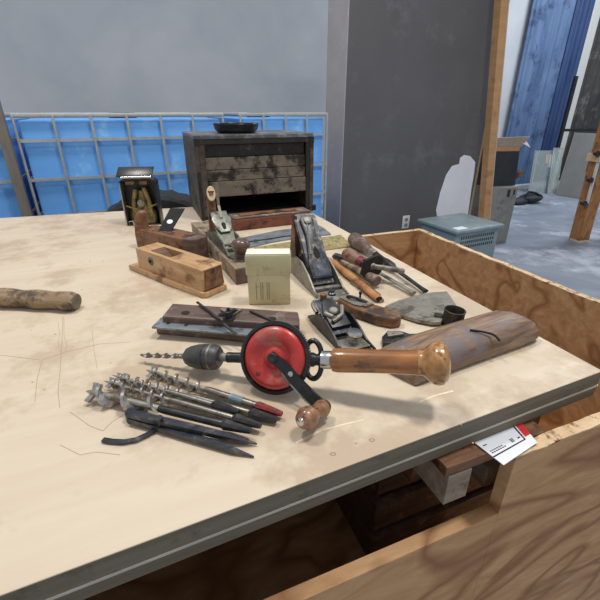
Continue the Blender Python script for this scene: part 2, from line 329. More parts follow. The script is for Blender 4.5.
# bin below the bench top
RZ = TZ - 0.0465
def Wb(px, py): return W(px, py, -0.0465)
bc = Wb(418, 228); bf = inter(Wb(515, 457), Vector((ux, uy, 0)), bc, (Wb(600, 302) - bc).normalized())
bn = F('plywood_bin', 'deep rough orange plywood bin carrying the bench top, open along its right side', 'bin', (bf.x, bf.y, 0), ROOM)
LB = (bc - bf).length; WBN = 1.62
def rough_panel(x0, x1, y0, y1, z0, z1): bm = NB(); return box(bm, x0, x1, y0, y1, z0, z1)
th_ = 0.018; rim = 0.004
def rimstrip(x0, x1, y0, y1):
    bm = NB(); n = 40
    L_ = max(x1 - x0, y1 - y0); rs = []
    for i in range(n + 1):
        t_ = i / n; j = random.uniform(-.0022, .0012); k = random.uniform(-.001, .001)
        if x1 - x0 > y1 - y0: x = x0 + (x1 - x0) * t_; rs.append([(x, y0 + k, RZ - rim - 0.002), (x, y1 + k, RZ - rim - 0.002), (x, y1 + k, RZ + j - .0012), (x, y0 + k, RZ + j - .0012)])
        else: y = y0 + (y1 - y0) * t_; rs.append([(x0 + k, y, RZ - rim - 0.002), (x1 + k, y, RZ - rim - 0.002), (x1 + k, y, RZ + j - .0012), (x0 + k, y, RZ + j - .0012)])
    return rings(bm, [[Vector(p) for p in r] for r in rs])
zb = 0.02
pr = bn.add('side_panel', rough_panel(0, th_, 0.0, LB, zb, RZ - rim), 'bin', smooth=False); bn.add('sawn_rim', rimstrip(0, th_, 0, LB), 'bin_rim', parent=pr, smooth=False)
pr = bn.add('back_panel', rough_panel(-WBN, 0, LB - th_, LB, zb, RZ - rim), 'bin', smooth=False); bn.add('sawn_rim', rimstrip(-WBN, 0, LB - th_, LB), 'bin_rim', parent=pr, smooth=False)
bn.add('side_panel', rough_panel(-WBN, -WBN + th_, 0, LB, zb, RZ - rim), 'bin', smooth=False)
fe = (bn.i @ Wb(517, 457)).x; fg = (bn.i @ Wb(425, 480)).x
pr = bn.add('front_panel', rough_panel(fe, 0, 0, th_, zb, RZ - rim), 'bin', smooth=False); bn.add('sawn_rim', rimstrip(fe, 0, 0, th_), 'bin_rim', parent=pr, smooth=False)
bn.add('front_panel', rough_panel(-WBN, fe - .0005, 0, th_, zb, RZ - 0.11), 'bin', smooth=False)
bn.add('bottom_panel', rough_panel(-WBN + th_, 0, th_, LB - th_, 0.36, 0.378), 'bin', smooth=False)
bn.add('skid', rough_panel(-WBN, 0, .05, .14, 0, 0.02), 'timber', smooth=False); bn.add('skid', rough_panel(-WBN, 0, LB - .14, LB - .05, 0, .02), 'timber', smooth=False)
bn.add('bearer', rough_panel(fe - .09, fe - .052, th_, LB - th_, RZ - 0.070, RZ - 0.0192), 'wood_grey', smooth=False)
# card and scrap board inside the bin front
cp = [Wb(*p) for p in ((472, 441), (520, 421.5), (537, 443), (503.6, 465.5))]
cc = sum(cp, Vector()) / 4
cd = F('instruction_card', 'white printed card with a red corner lying on the bin edge under the bench front', 'card', cc + Vector((0, 0, 0.0)), heading(cp[0], cp[1]))
e_ = Vector((cp[1] - cp[0])).normalized(); 
g = [cd.i @ p for p in cp]
def bil(u, v): return (g[0] * (1 - u) * (1 - v) + g[1] * u * (1 - v) + g[2] * u * v + g[3] * (1 - u) * v)
def cq(bm, u0, u1, v0, v1, z0=.0009, z1=.0012): prism(bm, [bil(u, v)[:2] for u, v in ((u0, v0), (u1, v0), (u1, v1), (u0, v1))], z0, z1)
bm = NB(); cq(bm, 0, 1, 0, 1, 0, .0009); cd.add('card_sheet', bm, 'paper', smooth=False)
bm = NB(); cq(bm, .86, 1, .0, .62); cd.add('red_block', bm, 'paperred', smooth=False)
bm = NB(); cq(bm, .80, .83, 0, .70); cq(bm, 0, .83, .67, .71); cq(bm, .02, .6, .05, .075)
for k in range(7): cq(bm, .05 + k * .05, .08 + k * .05, .56, .60)
for k in range(6): cq(bm, .05 + k * .05, .085 + k * .05, .50, .53)
cq(bm, .05, .13, .27, .30); cd.add('black_print', bm, 'ink', smooth=False)
bm = NB()
for k in range(3):
    for s_ in (0, 1): cq(bm, .54 + .04 * s_, .57 + .04 * s_, .45 + .05 * k, .485 + .05 * k)
cq(bm, .70, .76, .52, .56); cd.add('emblem', bm, 'ink', smooth=False)
so = F('plywood_offcut', 'brown plywood offcut lying under the white printed card', 'wood', bn.m @ Vector((fe - .05, .0195, RZ - .0186)), ROOM)
so.add('board', box(NB(), -.045, .13, -.0, .17, 0, .0165, bev=.001), 'wood_brown', smooth=False); so.add('saw_kerf', box(NB(), -.04, .12, .05, .052, .01655, .0168), 'dark', smooth=False)
# loose scrap in the opening
s0, s1 = W(443, 452, -.10), W(466, 470, -.10)
sp = tag(obj('metal_pipe', tube(NB(), [(0, 0, 0), (.5, 0, 0)], .011, 14), 'steel_dark'), 'dark metal pipe lying among scrap wood below the bench edge', 'pipe')
sp.matrix_world = Matrix.Translation(W(462, 466, -.095)) @ Matrix.Rotation(R(112), 4, 'Z')
for (px, py, h, a, l, w_, m_, lab) in ((425, 470, -.16, 112, .5, .05, 'wood_brown', 'brown timber length in the bin left of the dark pipe'), (497, 474, -.15, 112, .45, .045, 'wood_grey', 'grey timber length in the bin right of the dark pipe')):
    o = obj('timber_length', box(NB(), 0, l, -w_ / 2, w_ / 2, -.02, .02, bev=.002), m_, smooth=False); o.matrix_world = Matrix.Translation(W(px, py, h)) @ Matrix.Rotation(R(a), 4, 'Z'); tag(o, lab, 'wood')
# packing crate holding scrap up inside the bin
pc_ = F('packing_crate', 'dark slatted crate inside the bin holding up the scrap wood', 'crate', (W(470, 455, -.16).x - .04, W(470, 455, -.16).y + .32, .378), ROOM)
for z in (0.0, .1, .2):
    pc_.add('slat', box(NB(), -.2, .2, -.235, -.22, z, z + .07), 'wood_dark', smooth=False); pc_.add('slat', box(NB(), -.2, .2, .22, .235, z, z + .07), 'wood_dark', smooth=False)
pc_.add('end_board', box(NB(), -.2, -.185, -.2195, .2195, 0, .27), 'wood_dark', smooth=False); pc_.add('end_board', box(NB(), .185, .2, -.2195, .2195, 0, .27), 'wood_dark', smooth=False)
pc_.add('lid', box(NB(), -.2, .2, -.235, .235, .2705, .285), 'wood_dark', smooth=False)

# ------------------------------------------------------------------ tool chest
a0, b0 = W(202, 221), W(313, 211)
ch = F('tool_chest', 'scuffed black wooden tool chest with flaking drawers at the back of the bench', 'tool chest', a0, heading(a0, b0))
CWd = (b0 - a0).length; CH = .272; CD = .31
ch.add('side_board', box(NB(), 0, .014, 0, CD, 0, CH, bev=.002), 'chest_side', smooth=False)
ch.add('side_board', box(NB(), CWd - .014, CWd, 0, CD, 0, CH, bev=.002), 'chest_side', smooth=False)
ch.add('back_board', box(NB(), .0142, CWd - .0142, CD - .01, CD, 0.0, CH - .0145), 'dark', smooth=False)
ch.add('top_board', box(NB(), .0002, CWd - .0002, .0, CD, CH + .0002, CH + .014, bev=.003), 'chest_top', smooth=False)
ch.add('bottom_board', box(NB(), .0142, CWd - .0142, .004, CD - .0105, 0.001, .013), 'chest_face', smooth=False)
ch.add('face_rail', box(NB(), .0142, CWd - .0142, .002, .014, CH - .016, CH - .0002, bev=.001), 'chest_face', smooth=False)
ch.add('face_stile', box(NB(), .0142, .034, .002, .014, .0135, CH - .0165, bev=.001), 'chest_side', smooth=False)
ch.add('face_stile', box(NB(), CWd - .030, CWd - .0142, .002, .014, .0135, CH - .0165, bev=.001), 'chest_face', smooth=False)
dz = [(.214, .2545, .020), (.172, .212, .014), (.134, .170, .010), (.080, .132, .004)]
for i, (z0, z1, y) in enumerate(dz):
    dr = ch.add('drawer', box(NB(), .0345, CWd - .0305, y + (.0 if i < 3 else 0), y + .012, z0, z1, bev=.0012), 'drawer' if i else 'chest_face', smooth=False)
    ch.add('drawer_box', box(NB(), .04, CWd - .036, y + .0122, y + .20, z0 + .003, z1 - .004), 'dark', smooth=False, parent=dr)
for x in (.0, CWd - .02):
    ch.add('corner_plate', box(NB(), x, x + .02, -.0012, -.0001, CH - .02, CH), 'blackrough', smooth=False)
ch.add('corner_plate', box(NB(), 0, .012, -.0012, -.0001, 0, .17), 'blackrough', smooth=False)
ch.add('foot_block', lathe(NB(), [(0, .008), (.02, .008)], (CWd + .004, .0, .004), (0, 0, 1), 10), 'blackrough')
# black dish on the chest
cw = ch.m @ Vector((.175, .12, CH + .014))
dn = F('black_dish', 'shallow black dish standing on top of the tool chest', 'dish', cw, 0)
dn.add('dish_bowl', lathe(NB(), [(0, .05), (.002, .068), (.012, .078), (.03, .083), (.031, .080), (.012, .074), (.005, .06), (.004, .001)], (0, 0, 0), (0, 0, 1), 40), 'black')
dn.add('dish_rim', torus(NB(), (0, 0, .031), (0, 0, 1), .0815, .0022, 40, 6), 'black')

# ------------------------------------------------------------------ blue tanks in cages
cg0 = WY(60, 172, 2.08); CDIR = R(23.8); cx_, cy_ = math.cos(CDIR), math.sin(CDIR)
def cagepx(px, z=1.0):
    q = (px - 300) / FX; s = 0
    for _ in range(40):
        X = cg0.x + s * cx_; Y = 2.08 + s * cy_; d = Y * CT + (CAMZ - z) * ST; s += (q * d - X) / cx_ * .8
    return s
def tote(s0, s1, label, nb, group=None, offs=None):
    w = s1 - s0
    t = F('caged_liquid_tank', label, 'tank', (cg0.x + s0 * cx_, 2.08 + s0 * cy_, 0), CDIR, 'caged tanks behind the bench')
    t.add('tank', box(NB(), .012, w - .012, 0.016, .95, .15, 1.19, bev=.012), 'tank')
    t.add('filler_cap', lathe(NB(), [(0, .08), (.025, .08), (.03, .07)], (w / 2, .5, 1.19), (0, 0, 1), 24), 'black')
    for x in (0.02, w / 2 - .05, w - .12): t.add('pallet_block', box(NB(), x, x + .1, .02, .97, 0.0, .12), 'post', smooth=False)
    t.add('pallet_deck', box(NB(), .0, w, .0, .98, .1205, .1495), 'galv', smooth=False)
    for z in offs or (.20, .38, .56, .74, .92, 1.10): 
        t.add('horizontal_bar', tube(NB(), [(0, 0, z), (w, 0, z), (w, .98, z), (0, .98, z)], 0, 4, flat=(.014, .014), close=True), 'galv', smooth=False)
    for i in range(nb + 1):
        x = w * i / nb
        t.add('vertical_bar', tube(NB(), [(x, -.009, .15), (x, -.009, 1.21)], .0065, 8), 'galv')
    t.add('top_bar', tube(NB(), [(0, 0, 1.21), (w, 0, 1.21), (w, .98, 1.21), (0, .98, 1.21)], .01, 8, close=True), 'galv')
    return t
sA = cagepx(22, 1.05); step = (cagepx(162, 1.05) - cagepx(22, 1.05)) / 4 * 1.02
tote(sA, sA + step * 6, 'blue tank in a wire cage behind the bench left of the tool chest', 6)
tote(sA - .05 - 5 * step, sA - .05, 'blue tank in a wire cage at the far left edge of the photo', 5)
tote(sA + step * 6 + .10, cagepx(326, 1.05), 'blue tank in a wire cage showing right of the tool chest', 4)
# post between the left cages
po = obj('steel_post', box(NB(), -.035, .035, -.02, .02, 0, 1.3, bev=.003), 'post', smooth=False); po.matrix_world = Matrix.Translation((cg0.x + (sA - .026) * cx_ + .045 * cy_ * 0, 2.08 + (sA - .026) * cy_ - .045, 0)) @ Matrix.Rotation(CDIR, 4, 'Z')
po.scale = (.6, 1, 1); tag(po, 'dull grey brown upright post between the two left cages', 'post')
# tyre on a crate behind bench
ty = WY(151, 192, 1.86)
tr = F('tire', 'black tire whose top shows behind the bench beside the tool chest', 'tire', (ty.x, 1.90, .19), R(12))
Rt = (ty.z - .19) / 2
prof = [(-.09, .72), (-.1, .80), (-.095, .93), (-.08, .985), (0, 1.0), (.08, .985), (.095, .93), (.1, .80), (.09, .72), (.08, .66), (-.08, .66)]
bm = NB(); rs = []
for i in range(60):
    a = 2 * math.pi * i / 60; k = 1 if i % 2 else .978
    rs.append([Vector((math.cos(a) * r * Rt * (k if r > .95 else 1), y, Rt + math.sin(a) * r * Rt * (k if r > .95 else 1))) for y, r in prof])
rings(bm, rs, True, True); tr.add('tread_and_sidewall', bm, 'tyre', angle=25)
tr.add('rim_disc', lathe(NB(), [(0, .64 * Rt), (.02, .6 * Rt), (.03, .3 * Rt), (.05, .28 * Rt), (.06, .02)], (0, -.06, Rt), (0, 1, 0), 32), 'steel_dark')
cr = F('timber_stand', 'low timber stand under the tire behind the bench', 'stand', (ty.x, 1.90, 0), R(12))
for x in (-.25, .0, .25): cr.add('bearer', box(NB(), x - .04, x + .04, -.14, .14, 0, .16), 'timber', smooth=False)
cr.add('deck_board', box(NB(), -.3, .3, -.14, .14, .1605, .1895), 'timber', smooth=False)

# ------------------------------------------------------------------ background right
# vented blue grey box
k0 = WY(457, 232, 2.78)
vb = F('vented_box', 'blue grey plastic box with rows of vents standing against the charcoal wall', 'box', (k0.x, 2.78, 0), R(26))
vb.add('body', prism(NB(), [(.02, .02), (.46, .02), (.46, .38), (.02, .38)], 0.0, .425, bev=.008), 'bluegrey')
vb.add('lid', box(NB(), 0, .49, 0, .42, .4255, .452, bev=.008), 'bluegrey')
vb.add('lid_ridge', box(NB(), .03, .13, .02, .08, .4515, .458, bev=.003), 'patch')
for z in (.385, .350, .315):
    bm = NB()
    for i in range(16): box(bm, .075 + i * .022, .075 + i * .022 + .010, .0185, .0197, z - .011, z + .011)
    vb.add('vent_row', bm, 'slot', smooth=False)
bm = NB()
for i in range(10): box(bm, .0185, .0197, .06 + i * .03, .078 + i * .03, .3, .38)
# thin board beside wall, post
def lean(name, label, cat, p_bot, p_top, hw, hd, m, ang=ROOM, parts=None):
    """upright bar from bottom point to top point"""
    t = F(name, label, cat, p_bot, ang); top = t.i @ p_top
    bm = NB(); rs = []
    for p in (Vector((0, 0, 0)), top): rs.append([p + Vector(q) for q in ((-hw, -hd, 0), (hw, -hd, 0), (hw, hd, 0), (-hw, hd, 0))])
    rings(bm, rs); t.add('shaft', bm, m, smooth=False); return t, top
def pf(px, py, y): return WY(px, py, y)
q1 = room(PX, PY) @ Vector((PL + .035, .02, 0))
t = F('thin_board', 'thin tan board edge standing at the end of the charcoal wall', 'board', q1, ROOM)
t.add('board', box(NB(), -.012, .012, 0, .3, 0, 2.3), 'cardboard', smooth=False); t.add('pale_edge', box(NB(), -.012, -.003, -.002, -.0002, 0, 2.3), 'cardpale', smooth=False)
b_ = WY(484, 217, 3.55); tt = WY(491, 132, 3.55)
dx = (tt.x - b_.x) / (tt.z - b_.z)
t, top = lean('cardboard_post', 'tall square tan post standing behind the vented box', 'post', Vector((b_.x - dx * b_.z, 3.55, 0)), Vector((b_.x - dx * b_.z + dx * 2.2, 3.55, 2.2)), .033, .04, 'cardboard', ang=R(12))
t.add('pale_corner', rings(NB(), [[p + Vector(q) for q in ((.026, -.0415, 0), (.0335, -.0415, 0), (.0335, -.0403, 0), (.026, -.0403, 0))] for p in (Vector((0, 0, 0)), top)]), 'cardpale', smooth=False)
# grey slab block with carton on it
f0 = W(505, 243, -TZ)
gx = F('grey_cabinet', 'pale grey box standing on the floor under the charcoal carton', 'cabinet', (f0.x, f0.y, 0), R(8))
gx.add('carcass', box(NB(), -.30, .01, 0, .45, 0, .56, bev=.006), 'boxgrey', smooth=False)
gx.add('front_panel', box(NB(), -.28, -.01, -.006, -.0005, .02, .54), 'boxgrey', smooth=False); gx.add('tape_strip', box(NB(), -.1, -.07, -.0075, -.0061, .47, .54), 'boxdark', smooth=False)
gx.add('tape_strip', box(NB(), -.04, -.02, -.0075, -.0061, .49, .54), 'boxdark', smooth=False)
dc = F('charcoal_carton', 'charcoal cardboard carton with open tan flaps on the grey box', 'carton', (f0.x - .20, f0.y + .06, .5605), R(8))
dc.add('carton_body', prism(NB(), [(-.11, 0), (.22, 0), (.22, .36), (-.11, .36)], 0, .36, mtx=Matrix(((1, 0, -.10, 0), (0, 1, 0, 0), (0, 0, 1, 0), (0, 0, 0, 1)))), 'boxdark', smooth=False)
dc.add('top_flap', prism(NB(), [(-.14, .0), (.20, .0), (.23, -.10), (-.15, -.09)], 0, .005, mtx=Matrix.Translation((0, .0, .362)) @ Matrix.Rotation(R(-62), 4, 'X')), 'cardpale', smooth=False)
dc.add('inner_flap', box(NB(), -.145, .18, -.0055, -.0005, .322, .360), 'cardboard', smooth=False)
dc.add('torn_flap', prism(NB(), [(0, 0), (.10, .05), (.015, .09)], 0, .005, mtx=Matrix.Translation((.225, .02, .06)) @ Matrix.Rotation(R(75), 4, 'X')), 'wood_brown', smooth=False)
dc.add('flap_tip', prism(NB(), [(0, 0), (.10, -.05), (.03, .05)], 0, .004, mtx=Matrix.Translation((.17, -.01, .40)) @ Matrix.Rotation(R(70), 4, 'X')), 'paper', smooth=False)
# far wall dressings
RM = room(3.7, 7.3); RI = RM.inverted()
def fw(px, py):
    x = (px - 300) / FX; u = (300 - py) / FX
    d = Vector((x, CT + u * ST, -ST + u * CT)); n = Vector((-uy, ux, 0)); o_ = Vector((0, 0, CAMZ))
    t = (Vector((3.7, 7.3, 0)) - o_).dot(n) / d.dot(n); return RI @ (o_ + d * t)
def sheet(name, label, cat, px0, px1, off, z0, z1, m, fold=.03, amp=22):
    x0, x1 = fw(px0, 165).x, fw(px1, 165).x
    t = F(name, label, cat, RM @ Vector(((x0 + x1) / 2, -off, 0)), ROOM)
    n = 60; hw = (x1 - x0) / 2
    front = [(-hw + 2 * hw * i / n, -.03 + fold * math.sin(i * amp / n) * .6 + fold * .4 * math.sin(i * 1.7)) for i in range(n + 1)]
    prism(bmm := NB(), front + [(p[0], p[1] + .012) for p in front[::-1]], z0, z1); t.add('sheet', bmm, m)
    t.add('hanging_rail', cyl(NB(), (-hw, -.02, z1 + .01), (hw, -.02, z1 + .01), .012), 'galv'); return t
sheet('blue_tarpaulin', 'light blue tarpaulin hanging on the far wall behind the carton', 'tarpaulin', 496, 533, .06, .0, 3.2, 'tarp')
sheet('navy_tarpaulin', 'darker blue tarpaulin hanging behind the glass panes', 'tarpaulin', 533.5, 549, .06, .0, 3.2, mat('navy tarpaulin', (50, 74, 118), (76, 100, 146), None, (3, 3, .8), 5, .5, 0, .3))
sheet('dark_backdrop', 'dark grey curtain hanging on the far wall behind the leaning grey sheet', 'backdrop', 556, 600, .06, .0, 3.2, 'darkback', .05, 30)  # plain dark folded sheet filling this stretch of the far wall
wp = obj('window_1', box(NB(), fw(548.5, 165).x, fw(555.5, 165).x, -.10, -.01, .02, 3.4, bev=.01), 'white', smooth=False, kind='structure'); wp.matrix_world = RM
wp.name = 'trim_1'
sheet('navy_tarpaulin', 'dark blue tarpaulin at the right edge of the photo behind the timber leg', 'tarpaulin', 601, 640, .06, 0, 3.2, 'tarp')
# low pale ledge along the wall
o = obj('baseboard_back', box(NB(), fw(500, 165).x, fw(560, 165).x, -.28, -.20, 0, .08, bev=.01), 'farwall', smooth=False, kind='structure'); o.matrix_world = RM
# glass panes
def pane(px0, px1, ybot, htop, label, yrot, fy, m='glass'):
    a = W(px0, ybot, -TZ); b = W(px1, ybot, -TZ)
    t = F('glass_pane', label, 'glass', a, heading(a, b), group=None); w = (b - a).length
    mt = Matrix.Rotation(R(-yrot), 4, 'X')
    g_ = t.add('pane', box(NB(), 0, w, -.004, .004, 0, htop, mtx=mt), m, smooth=False)
    return t, w, mt
t, w, mt = pane(528, 550, 193, .66, 'clear glass pane with a white paper sticker leaning on the far wall', 8, 0)
t.add('paper_sticker', box(NB(), w * .7, w * .98, -.007, -.0045, .40, .60, mtx=mt), 'paper', smooth=False)
t.add('paper_sticker', box(NB(), w * .52, w * .68, -.007, -.0045, .46, .60, mtx=mt), 'cardpale', smooth=False)
t.add('edge_tape', box(NB(), w * .08, w * .13, -.007, -.0045, .1, .64, mtx=mt), 'galv', smooth=False)
t, w, mt = pane(547, 557, 194, .70, 'second glass pane leaning just right of the stickered one', 12, 0)
t.add('edge_strip', box(NB(), 0, w, -.006, .006, .70, .71, mtx=mt), 'galv', smooth=False)
# leaning grey sheet
a = W(556.5, 195, -TZ); b = W(590, 202, -TZ)
t = F('grey_sheet', 'large pale grey sheet leaning behind the timber leg', 'sheet', a, heading(a, b) + R(12)); w = (b - a).length + .25
mt = Matrix.Rotation(R(-4), 4, 'X')
sh = Matrix(((1, 0, 0, 0), (0, 1, 0, 0), (0, 0, 1, 0), (0, 0, 0, 1)))
t.add('board', box(NB(), 0, w, -.012, .012, 0.003, .93, mtx=mt @ sh, bev=.003), 'panelgrey', smooth=False)
t.add('board_edge', box(NB(), -.008, -.0005, -.012, .012, 0.003, .93, mtx=mt @ sh), 'cardpale', smooth=False)
# black rack bar left of sheet
a = W(552, 194, -TZ)
rk = F('metal_rack', 'black metal rack standing left of the leaning grey sheet', 'rack', a + Vector((.05, .25, 0)), R(10))
rk.add('upright', box(NB(), -.025, .025, -.02, .02, 0, 1.7), 'black', smooth=False); rk.add('crossbar', box(NB(), .026, .6, -.02, .02, .93, .97), 'black', smooth=False); rk.add('foot', box(NB(), .026, .3, -.25, .02, 0, .03), 'black', smooth=False)
# timber trestle at the right edge
a = W(572, 241, -TZ); topp = WY(601, 160, a.y)
t = F('trestle_leg', 'thick orange timber trestle leg leaning at the right edge of the photo', 'trestle', a + Vector((.0, 0, 0)), R(15))
tp = t.i @ WY(588, 163, a.y + .02)
hw = .064
bl_, tl_ = Vector((.085, 0, 0)), Vector((.05, 0, .80))
k = (1.25) / tl_.z; tl2 = bl_ + (tl_ - bl_) * k
def para(p, q, x0, x1, y0, y1): return rings(NB(), [[c + Vector(v) for v in ((x0, y0, 0), (x1, y0, 0), (x1, y1, 0), (x0, y1, 0))] for c in (p, q)])
t.add('leg', para(bl_, tl2, -hw, hw, -.06, .06), 'timber', smooth=False)
t.add('foot_pad', prism(NB(), [(.02, -.065), (.15, -.065), (.15, .05), (.02, .05)], 0, .018), 'timberpale', smooth=False)
t.add('pale_strip', para(bl_ + (tl_ - bl_) * .5 + Vector((-hw - .012, 0, 0)), tl2 + Vector((-hw - .012, 0, 0)), -.004, .004, -.06, -.03), 'white', smooth=False)
for f in (.50, .78, 1.08):
    c = bl_ + (tl_ - bl_) * f + Vector((-hw - .03, -.03, 0))
    bo = t.add('wing_bolt', lathe(NB(), [(0, .028), (.012, .028), (.013, .012), (.05, .012)], c + Vector((-.02, -.03, 0)), (0, 1, 0), 12), 'steel_dark')
    t.add('wing', box(NB(), c.x - .065, c.x + .03, c.y - .02, c.y - .008, c.z - .010, c.z + .010, bev=.003), 'steel_dark', parent=bo)
bq = tl_ + Vector((-hw - .02, 0, .0))
t.add('cross_beam', box(NB(), bq.x - .01, bq.x + 1.2, -.07, .075, tl_.z - .01, tl_.z + .06), 'timberpale', smooth=False)
t.add('under_beam', box(NB(), bq.x + .06, bq.x + 1.2, .0605, .10, tl_.z - .12, tl_.z - .011), 'wood_brown', smooth=False)
t.add('leg', para(Vector((1.2, .3, 0)), Vector((1.0, .1, tl_.z - .011)), -hw, hw, -.04, .04), 'timber', smooth=False)
# black rag and cable
a = W(521, 203, -TZ)
t = F('black_tool_bag', 'crumpled black bag with a handle lying on the concrete floor', 'bag', a, R(10))
bm = NB(); bmesh.ops.create_icosphere(bm, subdivisions=3, radius=.16, matrix=Matrix.Translation((.14, 0, .07)) @ Matrix.Diagonal((1.1, .9, .42, 1))); wobble(bm, .03, 9); 
for v in bm.verts: v.co.z = max(v.co.z, 0.001)
t.add('bag_body', bm, 'boxdark')
bm = NB(); bmesh.ops.create_icosphere(bm, subdivisions=3, radius=.12, matrix=Matrix.Translation((-.13, -.05, .04)) @ Matrix.Diagonal((1.4, .9, .4, 1))); wobble(bm, .03, 11)
for v in bm.verts: v.co.z = max(v.co.z, 0.001)
t.add('bag_flap', bm, 'boxdark')
t.add('handle', tube(NB(), [(0, -.05, .12), (.05, -.06, .17), (.15, -.06, .15), (.27, -.05, .10)], .016, 8), 'black')

# ------------------------------------------------------------------ tools on the bench
# weathered stick
p1 = W(68, 301, .018); p0 = W(-60, 294, .018)
t = F('wooden_stick', 'thick weathered round wooden stick poking in at the left', 'stick', Vector((p1.x, p1.y, TZ)), heading(p0, p1))
Ls = (p1 - p0).length
n = 40; bm = NB(); rs = []
for i in range(n + 1):
    x = -Ls + (Ls + .018) * i / n; r = .0185 + .0012 * math.sin(i * .7)
    if x > .012: r *= .82
    elif x > .004: r *= .94
    rs.append([Vector((x, math.cos(a) * r * 1.05, .0185 + math.sin(a) * r * .98)) for a in [2 * math.pi * j / 20 for j in range(20)]])
rings(bm, rs); wobble(bm, .0012, 40)
for v in bm.verts: v.co.z = max(v.co.z, .0003)
t.add('shaft', bm, 'stick'); t.add('end_face', lathe(NB(), [(0, .0148), (.0015, .013)], (.0178, 0, .0185), (1, 0, 0), 20), 'stick_end')

# wooden plane body d (front)
A = W(139, 272); B = W(204, 298)
t = F('rebate_plane_body', 'tan wooden plane body without its iron, open mortise on top', 'hand plane', A, heading(A, B)); LD = (B - A).length
wd = .060; hd_ = .050
def mouth_block(bm, x0, x1, y0, y1, z0, z1, mx0, mx1, my0, my1, slope=.02, nose=.012):
    """block with a rectangular throat open at the top"""
    box(bm, x0, mx0, y0, y1, z0, z1); box(bm, mx1, x1, y0, y1, z0, z1)
    box(bm, mx0, mx1, y0, my0, z0, z1); box(bm, mx0, mx1, my1, y1, z0, z1)
    bmesh.ops.remove_doubles(bm, verts=bm.verts, dist=1e-5)
    fs = [f for f in bm.faces if sum(1 for g_ in bm.faces if g_ is not f and set(g_.verts) == set(f.verts))]
    if fs: bmesh.ops.delete(bm, geom=fs, context='FACES')
    return bm
def sole(x0, x1, w0, z0, z1, nose=.02, yo=0):
    pts = [(x0, -w0 / 2 + yo), (x1 - nose, -w0 / 2 + yo), (x1 - nose * .3, -w0 / 2 + nose * .35 + yo), (x1, yo), (x1 - nose * .3, w0 / 2 - nose * .35 + yo), (x1 - nose, w0 / 2 + yo), (x0, w0 / 2 + yo)]
    return prism(NB(), pts, z0, z1, bev=.002)
t.add('sole', prism(NB(), [(-.033, -.006), (LD * .5, -.009), (LD, -.004), (LD + .008, .004), (LD + .006, wd), (-.02, wd), (-.034, wd * .6)], 0, .013, bev=.003), 'wood_tan')
bm = NB(); mouth_block(bm, 0, LD, 0, wd, .0125, .0125 + hd_, .052, .128, .010, wd - .012)
be = [e for e in bm.edges if (abs(e.verts[0].co.x - LD) < 1e-4 and abs(e.verts[1].co.x - LD) < 1e-4) or (abs(e.verts[0].co.x) < 1e-4 and abs(e.verts[1].co.x) < 1e-4)]
bmesh.ops.bevel(bm, geom=be, offset=.006, segments=3, affect='EDGES', profile=.5)
t.add('body', bm, 'wood_tan', angle=50)
t.add('throat_bed', rings(NB(), [[Vector(p) for p in ((.053, y, .02), (.125, y, .02), (.053, y, .064))] for y in (.0102, wd - .0122)]), 'wood_endgrain', smooth=False)
t.add('cross_pin', cyl(NB(), (.105, .011, .045), (.105, wd - .013, .045), .003), 'wood_brown')
t.add('side_medallion', lathe(NB(), [(0, .0105), (.0015, .0095)], (.062, 0, .042), (0, -1, 0), 18), 'olive'); t.add('medallion_centre', lathe(NB(), [(0, .004), (.003, .003)], (.062, -.001, .042), (0, -1, 0), 10), 'dark')
t.add('end_cap', prism(NB(), [(0.004, 0.004), (wd - .004, .004), (wd - .009, hd_ - .003), (.009, hd_ - .003)], LD, LD + .004, mtx=Matrix(((0, 0, 1, 0), (1, 0, 0, 0), (0, 1, 0, .013), (0, 0, 0, 1)))), 'wood_brown', smooth=False)

# horned smoothing plane c (rear)
A = W(139, 229, .06); A.z = TZ; B = W(191, 240, .06); B.z = TZ
t = F('horned_smoothing_plane', 'brown smoothing plane with a front horn and loose iron, behind the tan body', 'hand plane', A, heading(A, B)); LC = (B - A).length
wc = .062
out = [(-.012, .006), (.02, 0), (LC * .6, -.003), (LC - .008, .002), (LC + .004, .012), (LC + .006, wc - .012), (LC - .006, wc - .002), (LC * .5, wc + .004), (.0, wc), (-.012, wc - .01)]
t.add('body', prism(NB(), out, 0, .058, bev=.004), 'wood_brown')
t.add('dark_heel', prism(NB(), [(LC - .030, -.0028), (LC - .0075, .001), (LC + .0052, .0115), (LC + .0072, wc - .0115), (LC - .0055, wc - .001), (LC - .030, wc + .003)], .0001, .0586, bev=.003), 'wood_dark')
t.add('throat', prism(NB(), [(.035, .014), (.085, .014), (.085, wc - .014), (.035, wc - .014)], .050, .0588), 'wood_dark', smooth=False)
hp = [(-.006, .022, .006), (-.012, .022, .035), (-.016, .022, .06), (-.014, .022, .082), (-.006, .022, .100)]
bm = NB(); rs = []
for i, (p, r1, r2) in enumerate(zip(hp + [(-.003, .022, .107)], (.028, .024, .019, .016, .015, .008), (.026, .024, .020, .018, .016, .008))):
    rs.append([Vector(p) + Vector((math.cos(a) * r1, math.sin(a) * r2, 0)) for a in [2 * math.pi * j / 18 for j in range(18)]])
rings(bm, rs); t.add('front_horn', bm, 'wood_brown', angle=60)
bm = NB(); rs = []
for x, r, z in ((-.010, .020, .03), (.006, .022, .050), (.022, .017, .060), (.036, .008, .062)):
    rs.append([Vector((x, .035 + math.cos(a) * r * 1.1, z - .012 + math.sin(a) * r * .8)) for a in [2 * math.pi * j / 16 for j in range(16)]])
rings(bm, rs); t.add('horn_scroll', bm, 'wood_brown', angle=60)
qd = [t.L(157.5, 234, .052), t.L(170, 234, .052), t.L(187, 205.5, .105), t.L(170.5, 209, .105)]
qd[2] = qd[3] + (qd[1] - qd[0]) * 1.2
nrm = (qd[1] - qd[0]).cross(qd[3] - qd[0]).normalized() * .0035
